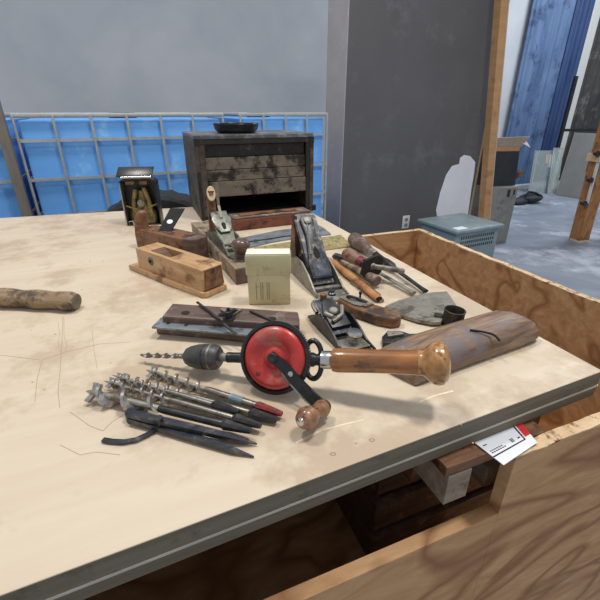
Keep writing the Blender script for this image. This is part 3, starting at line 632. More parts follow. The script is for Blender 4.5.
bm = NB(); va = [bm.verts.new(p) for p in qd]; vb_ = [bm.verts.new(p + nrm) for p in qd]
bm.faces.new(va); bm.faces.new(vb_[::-1])
for i in range(4): bm.faces.new((va[i], vb_[i], vb_[(i + 1) % 4], va[(i + 1) % 4]))
bmesh.ops.recalc_face_normals(bm, faces=bm.faces); ir = t.add('iron', bm, 'dark', smooth=False)
cI = (qd[0] + qd[1] + qd[2] + qd[3]) / 4; ux_ = (qd[1] - qd[0]).normalized(); up_ = nrm.normalized().cross(ux_)
cI = cI - (qd[3] - qd[0]) * .05
sgn = -1 if (t.m.to_3x3() @ nrm).dot(Vector((0, 0, CAMZ)) - (t.m @ cI)) < 0 else 1
bm = NB()
for off in (nrm.normalized() * -.0005, nrm.normalized() * .004):
    prism(bm, [(math.cos(a) * .0085, math.sin(a) * .0075) for a in [2 * math.pi * j / 20 for j in range(20)]], -.0002, .0002, mtx=Matrix.Translation(cI + off) @ Matrix((ux_, up_, nrm.normalized())).transposed().to_4x4())
t.add('iron_slot', bm, 'patch', parent=ir, smooth=False, label='pale round slot in the iron')

# open black case b
A = W(129, 224); B = W(165, 219)
A = Vector((-.600, 1.36, TZ)); 
t = F('open_metal_case', 'upright open black metal case with tarnished brass works inside', 'case', A, R(8))
cwid = .118; chh = .150
t.add('back_wall', box(NB(), .004, cwid - .004, .045, .049, 0, chh, bev=.001), 'black', smooth=False)
t.add('side_wall', box(NB(), 0, .004, 0, .049, 0, chh - .006, bev=.001), 'bright', smooth=False); t.add('side_wall', box(NB(), cwid - .004, cwid, 0, .049, 0, chh - .006, bev=.001), 'black', smooth=False)
t.add('base_plate', box(NB(), .004, cwid - .004, 0, .045, 0, .004), 'black', smooth=False)
arch = [(.0, chh - .006), (.006, chh + .002), (.02, chh + .006), (cwid - .02, chh + .006), (cwid - .006, chh + .002), (cwid, chh - .006)]
t.add('top_rim', tube(NB(), [(x, .022, z) for x, z in arch], 0, flat=[(.046, .004)] * 6, up=(0, 1, 0)) if False else rings(NB(), [[Vector((x, 0, z)), Vector((x, .049, z)), Vector((x, .049, z - .004)), Vector((x, 0, z - .004))] for x, z in arch]), 'steel_dark', smooth=False)
t.add('lid', prism(NB(), [(-.010, -.012), (cwid - .012, -.012), (cwid - .008, .03), (-.006, .03)], 0, .006, bev=.002, mtx=Matrix.Translation((0, .03, chh + .016)) @ Matrix.Rotation(R(38), 4, 'X')), 'black')
t.add('lid_hinge', cyl(NB(), (.01, .004, chh + .010), (cwid - .012, .004, chh + .010), .004), 'nickel')
t.add('red_clip', box(NB(), .022, .05, -.004, .001, chh - .012, chh - .003), 'wood_brown', smooth=False); t.add('red_clip', box(NB(), .066, .09, -.004, .001, chh - .012, chh - .003), 'wood_brown', smooth=False)
bm = NB(); lathe(bm, [(0, .019), (.02, .019), (.040, .018), (.052, .013), (.062, .008), (.072, .007), (.09, .006), (.11, .005)], (cwid / 2, .026, .004), (0, 0, 1), 24, sq=2.4); t.add('brass_reservoir', bm, 'brass')
t.add('brass_tube', tube(NB(), [(.03, .02, .03), (.034, .016, .08), (.046, .016, .12)], .008, 10), 'brass'); t.add('brass_tube', tube(NB(), [(.088, .02, .03), (.084, .016, .08), (.074, .016, .125)], .008, 10), 'brass')
t.add('round_valve', lathe(NB(), [(0, .012), (.01, .012), (.012, .006), (.016, .005)], (cwid / 2, .014, .075), (0, -1, 0), 16), 'steel_flat')
t.add('cross_brace', tube(NB(), [(.008, .012, .065), (cwid / 2, .008, .05), (cwid - .008, .012, .07)], .003, 8), 'brass')
t.add('front_catch', tube(NB(), [(.012, -.004, .0), (.014, -.008, .016), (.026, -.008, .018), (.028, -.004, 0)], .002, 6), 'nickel')

# transitional plane e
A = W(236, 285); B = W(192.5, 234.5)
t = F('transitional_plane', 'long plane with a weathered wooden base, grey metal top and round front knob', 'hand plane', A, heading(A, B)); LE = (B - A).length
we = -.066; he = .040
t.add('wooden_base', prism(NB(), [(0, 0), (LE, 0), (LE, we), (0, we)], 0, he, bev=.003), 'wood_grey')
t.add('base_nose', prism(NB(), [(-.001, -.001), (.0, -.001), (.0, we + .001), (-.001, we + .001)], .002, he - .003), 'wood_dark', smooth=False)
# metal frame with walls
yc = we / 2
fl = [(.055, -.012), (.12, -.006), (.25, -.006), (.33, -.02), (.33, we + .02), (.25, we + .006), (.12, we + .006), (.055, we + .012)]
t.add('metal_frame', prism(NB(), fl, he, he + .005, bev=.001), 'olive')
for y in (-.009, we + .009):
    bm = NB(); pr_ = [(.07, 0), (.11, .014), (.15, .026), (.20, .028), (.25, .014), (.30, .002)]
    rings(bm, [[Vector((x, y - .002, he + .004)), Vector((x, y + .002, he + .004)), Vector((x, y + .002, he + .006 + z)), Vector((x, y - .002, he + .006 + z))] for x, z in pr_]); t.add('frame_wall', bm, 'olive', smooth=False)
t.add('throat', box(NB(), .10, .17, we + .02, -.02, he + .0051, he + .0056), 'dark', smooth=False)
t.add('cross_web', box(NB(), .122, .132, we + .011, -.011, he + .0052, he + .018, bev=.001), 'olive'); t.add('cross_web', box(NB(), .105, .112, we + .011, -.011, he + .0052, he + .014, bev=.001), 'steel_flat')
# iron + cap sloping back
sl = Matrix.Translation((.145, yc, he + .006)) @ Matrix.Rotation(R(-37), 4, 'Y')
t.add('iron', box(NB(), 0, .115, -.022, .022, 0, .003, mtx=sl, bev=.0008), 'olive', smooth=False)
t.add('lever_cap', prism(NB(), [(.040, -.012), (.055, -.020), (.085, -.026), (.098, -.018), (.1, 0), (.098, .018), (.085, .026), (.055, .020), (.040, .012)], .0032, .010, bev=.002, mtx=sl), 'capgrey')
t.add('cap_slot', lathe(NB(), [(0, .0065), (.0006, .0065)], (.055, 0, .0101), (0, 0, 1), 16).copy() if False else prism(NB(), [(.048, -.004), (.066, -.006), (.072, 0), (.066, .006), (.048, .004)], .0101, .0106, mtx=sl), 'dark', smooth=False)
t.add('lateral_lever', tube(NB(), [sl @ Vector((.085, 0, .012)), sl @ Vector((.115, 0, .02)) + Vector((0, 0, .004)), sl @ Vector((.135, 0, .045)) + Vector((0, 0, .03))], 0, flat=(.007, .003), up=(1, 0, 0)), 'steel_flat', smooth=False)
for (x, y) in ((.155, yc + .014), (.15, yc - .012)): t.add('screw', lathe(NB(), [(0, .007), (.006, .007), (.008, .005)], (x - .03, y, he + .006), (0, 0, 1), 14), 'steel_flat')
t.add('brass_nut', lathe(NB(), [(0, .009), (.008, .009)], (.075, yc, he + .005), (0, 0, 1), 14), 'steel_flat')
kx = .052
kn = t.add('front_knob', lathe(NB(), [(0, .0165), (.004, .017), (.006, .012), (.010, .011), (.016, .014), (.024, .0205), (.033, .0225), (.041, .019), (.046, .011), (.048, .002)], (kx, yc, he + .004), (0, 0, 1), 28), 'knob_dark')
t.add('knob_ring', lathe(NB(), [(0, .020), (.0035, .020), (.004, .016)], (kx, yc, he + .0002), (0, 0, 1), 24), 'capgrey')
t.add('knob_screw', lathe(NB(), [(0, .006), (.002, .005)], (kx, yc, he + .0515), (0, 0, 1), 12), 'steel_flat', parent=kn)
# tote
tp_ = [(.305, .0), (.304, .035), (.300, .065), (.304, .095), (.296, .122)]
rs = []
for (x, z), r1, r2 in zip(tp_, (.020, .014, .012, .012, .010), (.012, .012, .012, .012, .010)):
    rs.append([Vector((x + math.cos(a) * r1, yc + math.sin(a) * r2, he + z + math.cos(a) * r1 * .1)) for a in [2 * math.pi * j / 18 for j in range(18)]])
to = t.add('rear_tote', rings(NB(), rs), 'wood_brown', angle=60)
d_ = Vector((-.85, .12, .35))
t.add('tote_face', lathe(NB(), [(0, .0105), (.005, .0120), (.008, .0108)], Vector((.296, yc, he + .112)), d_, 22, sq=1.75), 'timberpale', parent=to, label='pale worn oval face')
t.add('tote_screw', lathe(NB(), [(0, .006), (.002, .005)], Vector((.296, yc, he + .112)) + d_.normalized() * .0088, d_, 12), 'wood_brown', parent=to)

# metal bench plane i
Ti = W(335, 300); Hh = W(273, 241)
t = F('iron_bench_plane', 'upright mottled iron bench plane with a tall blade, right of the wax block', 'hand plane', Ti, heading(Ti, Hh))
wi = .070; Li = .325
t.add('sole', prism(NB(), [(-.004, -.024), (-.010, -.012), (-.011, .0), (-.010, .012), (-.004, .024), (.012, .035), (.12, .036), (Li - .03, .034), (Li - .006, .02), (Li, 0), (Li - .006, -.02), (Li - .03, -.034), (.12, -.036), (.012, -.035)], 0, .006, bev=.0015), 'steel_flat')
for y in (-.0335, .0335):
    pr_ = [(.005, .002), (.03, .006), (.07, .030), (.11, .046), (.15, .046), (.20, .026), (.26, .008), (.31, .003)]
    t.add('side_wall', rings(NB(), [[Vector((x, y - .0018, .0055)), Vector((x, y + .0018, .0055)), Vector((x, y + .0018, .006 + z)), Vector((x, y - .0018, .006 + z))] for x, z in pr_]), 'steel_flat', smooth=False)
t.add('front_web', box(NB(), .036, .048, -.031, .031, .006, .014, bev=.001), 'steel_flat'); t.add('mouth', box(NB(), .049, .064, -.028, .028, .0061, .0068), 'dark', smooth=False)
t.add('knob_stud', lathe(NB(), [(0, .009), (.004, .009), (.006, .006), (.010, .006)], (.016, 0, .006), (0, 0, 1), 16), 'steel_blue'); 
t.add('frog', rings(NB(), [[Vector(p) for p in ((.068, y, .006), (.15, y, .006), (.15, y, .055), (.135, y, .062))] for y in (-.026, .026)]), 'steel_dark', smooth=False)
sl = Matrix.Translation((.064, 0, .010)) @ Matrix.Rotation(R(-46), 4, 'Y')
t.add('iron', prism(NB(), [(0, -.027), (.172, -.027), (.180, -.020), (.180, .020), (.172, .027), (0, .027)], 0, .003, bev=.0005, mtx=sl), 'ironpatch', smooth=False)
t.add('chip_breaker', prism(NB(), [(.012, -.026), (.16, -.0255), (.166, -.02), (.166, .02), (.16, .0255), (.012, .026)], .0032, .0058, bev=.0008, mtx=sl), 'ironpatch', smooth=False)
lc = t.add('lever_cap', prism(NB(), [(.012, -.024), (.05, -.025), (.078, -.018), (.120, -.013), (.160, -.017), (.170, -.010), (.170, .010), (.160, .017), (.120, .013), (.078, .018), (.05, .025), (.012, .024)], .0058, .0125, bev=.0025, mtx=sl), 'ironpatch')
t.add('cap_panel', box(NB(), .016, .048, -.018, .018, .0126, .0136, mtx=sl), 'steel_blue', parent=lc, smooth=False)
t.add('cap_hole', prism(NB(), [(.058, 0), (.062, -.006), (.072, -.0075), (.082, -.005), (.09, 0), (.082, .005), (.072, .0075), (.062, .006)], .0126, .0132, mtx=sl), 'dark', parent=lc, smooth=False)
t.add('cap_rib', tube(NB(), [sl @ Vector((x, y, .0135)) for x, y in ((.07, .014), (.10, .010), (.13, .004), (.155, .003))], .0022, 8), 'capgrey', parent=lc)
t.add('cam_lever', lathe(NB(), [(0, .009), (.004, .009), (.005, .006)], sl @ Vector((.155, 0, .012)), sl.to_3x3() @ Vector((0, 0, 1)), 14), 'steel_flat')
rs = []
for (x, z), r1 in zip(((.245, .006), (.238, .035), (.225, .06), (.228, .085), (.20, .112)), (.026, .016, .014, .014, .012)):
    rs.append([Vector((x + math.cos(a) * r1, math.sin(a) * .0135, z)) for a in [2 * math.pi * j / 16 for j in range(16)]])
t.add('rear_tote', rings(NB(), rs), 'wood_brown', angle=60)
t.add('side_cheek', rings(NB(), [[Vector(p) for p in ((.16, y, .006), (.215, y, .006), (.19, y, .135), (.178, y, .14))] for y in (.020, .028)]), 'wood_brown', smooth=False)

# wax block
A = W(249, 305); B = W(290.5, 304.5)
t = F('wax_block', 'upright yellowed wax block with stamped strokes, between the two large planes', 'wax', A, heading(A, B)); w = (B - A).length
t.add('lower_part', box(NB(), 0, w, 0, .034, 0, .066, bev=.0025), 'wax'); t.add('upper_part', box(NB(), -.003, w + .002, -.002, .036, .064, .108, bev=.004), 'wax')
t.add('pale_top', box(NB(), -.001, w, .0, .034, .1075, .1095, bev=.0008), 'waxtop')
bm = NB()
for x in (.016, .025, .029, .038, .042): box(bm, x, x + .0012, -.0006, .0001, .012, .05)
t.add('stamped_strokes', bm, 'waxline', smooth=False)

# red stone box
A = W(234, 231.5); B = W(312, 222.5)
t = F('oilstone_box', 'long red brown oilstone box in front of the tool chest', 'oilstone', A, heading(A, B)); w = (B - A).length
t.add('box_body', box(NB(), 0, w, 0, .075, 0, .036, bev=.002), 'redwood'); t.add('worn_lid', box(NB(), .003, w - .003, .004, .071, .036, .042, bev=.002), 'stonetop')
t.add('stone_top', box(NB(), .03, w - .05, .02, .055, .042, .046, bev=.002), 'wood_brown')
# blue steel strip
pts = [(241, 238), (280, 230), (318, 225), (324, 228), (331, 234), (300, 237), (270, 242), (250, 247), (243, 243)]
A = W(243, 243)
t = F('steel_scraper_blade', 'long dark blue grey steel blade lying flat in front of the red box', 'blade', A, heading(W(243, 243), W(331, 234)))
loc = [t.L(x, y, .004)[:2] for x, y in pts]
t.add('blade', prism(NB(), loc[::-1], 0, .005, bev=.001), 'strip', smooth=False)
t.add('spine', tube(NB(), [t.L(x, y, .006) for x, y in ((244, 242.5), (262, 240), (285, 236.5), (310, 233))], .0022, 6), 'blackrough')
# brass plate
pts = [(254, 247.5), (300, 240.5), (341, 235), (353, 246), (300, 253), (262, 257)]
t = F('brass_plate', 'flat tarnished brass plate with raised ornament behind the iron plane', 'plate', W(262, 256), heading(W(262, 256), W(353, 246)))
loc = [t.L(x, y, .003)[:2] for x, y in pts]
t.add('plate', prism(NB(), loc[::-1], 0, .004, bev=.0008), 'plate_brass', smooth=False)
for i in range(11):
    c = t.L(268 + i * 7.4, 251.5 - i * 1.0 + (1.4 if i % 2 else -1.2), .004); t.add('raised_scroll', tube(NB(), smooth_pts([c + Vector(q) for q in ((-.006, 0, .001), (-.003, .006, .001), (.004, .005, .001), (.005, -.002, .001), (.012, -.004, .001))], 3), .0018, 6), 'brasshi')

# panel tool k
A = W(162, 322); B = W(298, 333)
t = F('fence_plane', 'flat dark wooden tool with a long steel strip and wing nut, behind the drill wheel', 'fence plane', A, heading(A, B))
wt = [(172.5, 303), (298, 311.5), (299.5, 318), (299, 324), (162, 316)]
g_ = [t.L(x, y, .036) for x, y in wt]
o1 = [g_[0], g_[1], g_[2], t.L(299, 325, .036), t.L(162, 316, .036)]
t.add('wooden_body', prism(NB(), [p[:2] for p in o1][::-1], .006, .036, bev=.003), 'wood_dark', smooth=False)
fb = [t.L(x, y, .016) for x, y in ((156, 326), (230, 333), (292, 341), (298, 334), (165, 321))]
t.add('lower_fence', prism(NB(), [p[:2] for p in fb], 0, .0165, bev=.001), 'wood_dark', smooth=False)
sb = [t.L(x, y, .024) for x, y in ((151.5, 326.5), (200, 330), (250, 334.5), (296, 341), (300, 327), (161, 317))]
st = t.add('steel_strip', prism(NB(), [p[:2] for p in sb], .0195, .0235, bev=.0006), 'strip', smooth=False)
bm = NB(); rs_ = [(sb[0] * .3 + sb[5] * .7)]
t.add('strip_bed', prism(NB(), [p[:2] for p in (fb[0], fb[1], fb[2], fb[3], fb[4])], .0166, .0194), 'blackrough', smooth=False)
for x, y in ((168, 323.5), (186, 325)): t.add('strip_screw', lathe(NB(), [(0, .0035), (.0008, .003)], t.L(x, y, .0236), (0, 0, 1), 10), 'dark', parent=st)
for x, y in ((185.5, 313), (272, 319)): t.add('bored_hole', lathe(NB(), [(0, .0075), (.0006, .0075)], t.L(x, y, .0361), (0, 0, 1), 18), 'dark')
wn = t.L(229, 318.5, .036)
w_ = t.add('wing_nut', lathe(NB(), [(0, .011), (.002, .011), (.003, .006), (.014, .006), (.015, .003), (.02, .003)], wn, (0, 0, 1), 14), 'steel_dark')
t.add('wing', prism(NB(), [(-.02, 0), (-.005, -.004), (.005, -.004), (.018, 0), (.014, .003), (-.016, .003)], -.003, .003, mtx=Matrix.Translation(wn + Vector((0, 0, .011))) @ Matrix.Rotation(R(50), 4, 'Z') @ Matrix.Rotation(R(90), 4, 'X')), 'steel_dark', parent=w_)
t.add('diagonal_bar', tube(NB(), [t.L(197, 302, .041), t.L(210, 312, .040), t.L(224, 324, .038), t.L(236, 334, .030)], 0, flat=(.004, .0025)), 'steel_dark', smooth=False)
t.add('clamp_bar', tube(NB(), [t.L(222, 309, .039), t.L(232, 315, .039), t.L(240, 309, .039)], 0, flat=(.009, .003)), 'steel_flat', smooth=False)
t.add('clamp_bar', tube(NB(), [t.L(250, 311, .039), t.L(268, 319, .038), t.L(282, 325, .037)], 0, flat=(.004, .002)), 'steel_dark', smooth=False)

# block plane m
A = W(361, 356); B = W(320, 316)
t = F('block_plane', 'small dark iron block plane with a bright round knob, above the drill handle', 'hand plane', A, heading(A, B)); Lm = .155
t.add('sole', prism(NB(), [(0, -.022), (-.008, 0), (0, .022), (.02, .027), (.1, .028), (Lm - .02, .026), (Lm, .012), (Lm, -.012), (Lm - .02, -.026), (.1, -.028), (.02, -.027)], 0, .005, bev=.001), 'steel_dark')
for y in (-.0265, .0265):
    pr_ = [(.0, .003), (.025, .006), (.05, .018), (.08, .028), (.105, .026), (.13, .014), (.148, .004)]
    t.add('side_wall', rings(NB(), [[Vector((x, y - .0015, .0045)), Vector((x, y + .0015, .0045)), Vector((x, y + .0015, .005 + z)), Vector((x, y - .0015, .005 + z))] for x, z in pr_]), 'steel_dark', smooth=False)
t.add('front_bridge', box(NB(), .010, .046, -.024, .024, .005, .009, bev=.001), 'steel_flat'); t.add('mouth', box(NB(), .048, .058, -.022, .022, .0051, .006), 'dark', smooth=False)
kn = t.add('front_knob', lathe(NB(), [(0, .007), (.008, .007), (.011, .011), (.014, .013), (.020, .013), (.023, .010), (.0235, .001)], (.028, -.002, .009), (0, 0, 1), 24), 'nickel')
sl = Matrix.Translation((.06, 0, .009)) @ Matrix.Rotation(R(-20), 4, 'Y')
t.add('iron', box(NB(), 0, .088, -.020, .020, 0, .003, mtx=sl, bev=.0006), 'steel_blue', smooth=False)
t.add('lever_cap', prism(NB(), [(.01, -.019), (.05, -.018), (.075, -.009), (.085, 0), (.075, .009), (.05, .018), (.01, .019)], .0032, .011, bev=.002, mtx=sl), 'steel_dark')
t.add('cap_screw', lathe(NB(), [(0, .0085), (.004, .0085), (.006, .006)], sl @ Vector((.045, 0, .011)), sl.to_3x3() @ Vector((0, 0, 1)), 16), 'steel_flat')
t.add('cam_lever', tube(NB(), [sl @ Vector((.02, .014, .014)), sl @ Vector((.03, -.008, .017)), sl @ Vector((.05, -.018, .016))], .004, 8), 'steel_flat')
t.add('adjusting_screw', lathe(NB(), [(0, .004), (.02, .004), (.0201, .0065), (.03, .0065)], (.140, 0, .022), (0, 0, 1), 12), 'wood_brown')
t.add('adjusting_arm', tube(NB(), smooth_pts([(.125, -.014, .016), (.146, -.010, .026), (.156, .004, .032), (.148, .018, .030), (.125, .02, .024)]), .004, 8), 'steel_flat')
t.add('adjusting_arm', tube(NB(), smooth_pts([(.11, .010, .032), (.098, .016, .034), (.085, .008, .032)]), .0045, 8), 'steel_flat')

# spokeshave-like block n
A = W(338, 309); B = W(386, 328)
t = F('wood_bodied_scraper', 'small reddish wooden block tool with a steel plate and a rounded end', 'scraper', A, heading(A, B)); Ln = (B - A).length
out = [(-.006, .010), (.0, -.004), (Ln * .4, -.012), (Ln * .85, -.008), (Ln + .01, .004), (Ln + .018, .022), (Ln + .010, .038), (Ln - .02, .042), (Ln * .4, .036), (0, .032)]
t.add('wooden_body', prism(NB(), [(x, y * .86) for x, y in out], 0, .022, bev=.005), 'wood_brown', angle=60)
t.add('steel_plate', prism(NB(), [(.0, .004), (.04, -.003), (.062, .006), (.066, .026), (.04, .03), (.004, .026)], .0221, .0255, bev=.0006), 'steel_flat', smooth=False)
t.add('plate_bridge', tube(NB(), [(.012, .012, .027), (.025, .010, .032), (.04, .016, .029), (.055, .018, .027)], .003, 8), 'steel_dark'); t.add('upright_screw', lathe(NB(), [(0, .002), (.012, .002), (.0121, .0035), (.016, .003)], (.036, .022, .0255), (0, 0, 1), 10), 'steel_dark')

# adze head o
A = W(383, 307)
t = F('adze_head', 'grey pointed adze blade with a black socket ring, near the bench edge', 'adze head', A, heading(A, W(440, 318)))
pts = [(383, 306.5), (386, 303.5), (398, 299), (414, 295), (432, 292.5), (447, 291.5), (451, 297), (456, 305), (446, 316), (441, 322), (433, 322.5), (418, 319.5), (401, 314), (390, 310)]
loc = [t.L(x, y, .010)[:2] for x, y in pts]
bm = NB(); prism(bm, loc[::-1], .004, .011, bev=.0012)
for v in bm.verts: v.co.z += -.004 * max(0, 1 - v.co.x / .1) if v.co.z < .0055 else -.006 * max(0, 1 - v.co.x / .08)
for v in bm.verts: v.co.z = max(v.co.z, .0002)
t.add('blade', bm, 'steel_flat', smooth=False)
so_ = t.L(451.5, 325, 0)
bm = NB(); lathe(bm, [(0, .0195), (.006, .0205), (.012, .0190), (.026, .0185), (.030, .0195), (.0305, .0170), (.026, .0155), (.003, .0155)], so_ + Vector((0, 0.004, 0)), (.05, 0, 1), 26, cap=False)
t.add('socket_ring', bm, 'blackrough'); t.add('neck', box(NB(), so_.x - .034, so_.x - .012, so_.y - .002, so_.y + .014, .002, .014, bev=.003), 'blackrough')
# black plane iron beside the log
t = F('narrow_black_iron', 'small black steel wedge lying at the tip of the large wooden log plane', 'blade', W(383, 340), 0)
pts = [(382, 336), (388, 330), (400, 330), (410, 333), (428, 332.5), (431, 335), (412, 340), (396, 343), (383, 341.5)]
loc = [t.L(x, y, .012)[:2] for x, y in pts]
t.add('wedge', prism(NB(), [p for p in loc][::-1], 0.0, .011, bev=.001), 'steel_dark', smooth=False)
t.add('wedge_top', prism(NB(), [t.L(x, y, .016)[:2] for x, y in ((387, 330.5), (401, 331), (404, 333.5), (388, 336))][::-1], .0112, .016, bev=.001), 'steel_flat', smooth=False)

# large rounded wooden plane q
A = W(406, 391); B = W(527, 347)
t = F('round_backed_wooden_plane', 'large worn round backed wooden plane carrying the drill handle', 'hand plane', A, heading(A, B)); Lq = (B - A).length
wq = .084; hq = .052
rs = []
secs = [(-.012, .96, .30), (.0, 1, .62), (.02, 1, .86), (.06, 1, 1), (Lq * .5, 1, 1), (Lq - .03, 1, 1.02), (Lq - .006, .98, 1.0), (Lq + .004, .9, .92), (Lq + .008, .78, .8)]
for x, sw, shh in secs:
    ring = []
    for y, z in ((.004, 0), (wq - .004, 0), (wq, .010), (wq - .002, .034), (wq - .012, .047), (wq - .030, .0525), (.030, .0505), (.013, .044), (.004, .030), (.0, .012)):
        sk = 0
        ring.append(Vector((x + (.030 - y * .30), wq / 2 + (y - wq / 2) * sw + sk * .5, z * shh * .78)))
    rs.append(ring)
bm = NB(); rings(bm, rs); wobble(bm, .0012, 25)
for v in bm.verts: v.co.z = max(v.co.z, .0003)
t.add('body', bm, 'log', angle=50)
t.add('iron_slot', tube(NB(), smooth_pts([t.L(470, 330, .0415), t.L(484, 332, .0415), t.L(494, 335, .0405), t.L(500, 341, .036)]), .0018, 8), 'dark', smooth=False)

# ------------------------------------------------------------------ turnscrews and chisels
def along(name, label, cat, pa, pb, h0, h1, group=None):
    A = W(*pa, h0); B = W(*pb, h1); x = (B - A).normalized(); y = Vector((0, 0, 1)).cross(x).normalized(); z = x.cross(y)
    mt = Matrix((x, y, z)).transposed().to_4x4(); mt.translation = A
    return F(name, label, cat, None, mtx=mt, group=group), (B - A).length
t, l = along('screwdriver', 'screwdriver with a dark brown bulbous handle, rearmost of the tool heap', 'screwdriver', (352, 237.5), (426, 291.5), .0235, .0095)
t.add('handle', lathe(NB(), [(0, .004), (.003, .014), (.012, .0195), (.03, .021), (.06, .019), (.09, .014), (.115, .0105), (.125, .0095)], (0, 0, 0), (1, 0, 0), 20), 'wood_dark')
t.add('ferrule', lathe(NB(), [(0, .0105), (.022, .0105), (.024, .009)], (.122, 0, 0), (1, 0, 0), 16), 'steel_flat')
t.add('socket', lathe(NB(), [(0, .009), (.04, .008), (.06, .011), (.085, .011), (.1, .006)], (.146, 0, 0), (1, 0, 0), 16), 'steel_dark')
t.add('blade', lathe(NB(), [(0, .006), (l - .27, .0055), (l - .245, .007)], (.244, 0, 0), (1, 0, 0), 12, sq=.6), 'steel_dark'); 
t, l = along('red_ringed_screwdriver', 'screwdriver with a wooden handle ringed in red, left of the dark one', 'screwdriver', (345, 253), (414, 293), .020, .008)
t.add('handle', lathe(NB(), [(0, .003), (.003, .013), (.010, .0175), (.03, .019), (.055, .017), (.07, .015)], (0, 0, 0), (1, 0, 0), 20), 'handle_red')
t.add('red_band', lathe(NB(), [(0, .0158), (.012, .0152), (.018, .0135)], (.066, 0, 0), (1, 0, 0), 20), 'redpaint')
t.add('ferrule', lathe(NB(), [(0, .012), (.02, .010)], (.084, 0, 0), (1, 0, 0), 14), 'steel_dark')
t.add('blade', lathe(NB(), [(0, .006), (l - .13, .0055), (l - .104, .007)], (.104, 0, 0), (1, 0, 0), 12, sq=.6), 'steel_flat')
t, l = along('plate_headed_bolt', 'bolt with a square black plate lying across the screwdrivers', 'bolt', (372, 266), (403, 271), .041, .031)
t.add('square_plate', prism(NB(), [(-.014, -.022), (.016, -.024), (.024, -.012), (.022, .018), (.012, .026), (-.016, .022), (-.024, .008)], -.003, .003, bev=.001, mtx=Matrix.Rotation(R(-38), 4, 'Z') @ Matrix.Rotation(R(90), 4, 'Y') @ Matrix.Rotation(R(20), 4, 'X') @ Matrix.Scale(1.15, 4)), 'blackrough', smooth=False)
t.add('bolt_shank', lathe(NB(), [(-.004, .009), (.004, .009), (.005, .006), (l, .0065), (l + .003, .005)], (0, 0, 0), (1, 0, 0), 12), 'steel_flat')
t, l = along('steel_punch', 'dark steel punch lying left of the wooden screwdriver handles', 'punch', (335, 256), (363, 264), .010, .010)
t.add('shank', lathe(NB(), [(0, .007), (.002, .009), (l * .7, .008), (l, .006)], (0, 0, 0), (1, 0, 0), 12), 'steel_dark'); t.add('struck_head', lathe(NB(), [(0, .0085), (.003, .0075)], (-.003, 0, 0), (1, 0, 0), 12), 'steel_flat')
t, l = along('wooden_handled_awl', 'grey brown round wooden handle with a dark flat end, in the tool heap', 'awl', (342, 262), (377, 281), .014, .018)
t.add('handle', lathe(NB(), [(0, .006), (.03, .007), (.06, .009), (l - .012, .012), (l - .003, .0135), (l, .012)], (0, 0, 0), (1, 0, 0), 16), 'wood_grey'); t.add('end_cap', lathe(NB(), [(0, .0118), (.002, .010)], (l, 0, 0), (1, 0, 0), 16), 'wood_dark')
t.add('spike', lathe(NB(), [(0, .001), (.05, .0035)], (-.05, 0, 0), (1, 0, 0), 8), 'steel_dark')
t, l = along('leather_sheathed_gouge', 'gouge in an orange brown leather sheath, nearest the iron bench plane', 'gouge', (329, 259), (379, 299), .011, .009)
t.add('sheath', lathe(NB(), [(0, .006), (.03, .010), (.06, .008), (.11, .0105), (.15, .0095), (l - .004, .009), (l, .008)], (0, 0, 0), (1, 0, 0), 16, sq=.7), 'timber'); t.add('hollow_end', lathe(NB(), [(0, .0072), (.0012, .0068)], (l, 0, 0), (1, 0, 0), 14, sq=.7), 'dark')
t.add('seam', tube(NB(), [(.02, .009, .004), (.06, .007, .005), (.11, .0098, .004), (l - .01, .009, .003)], .0016, 6), 'wood_brown')
t, l = along('leather_strip', 'narrow brown strip of wood lying beside the leather sheathed gouge', 'strip', (352, 282), (382, 301), .004, .004)
t.add('strip', tube(NB(), [(0, 0, 0), (l * .5, .002, .001), (l, 0, 0)], 0, flat=(.010, .006)), 'wood_grey', smooth=False)

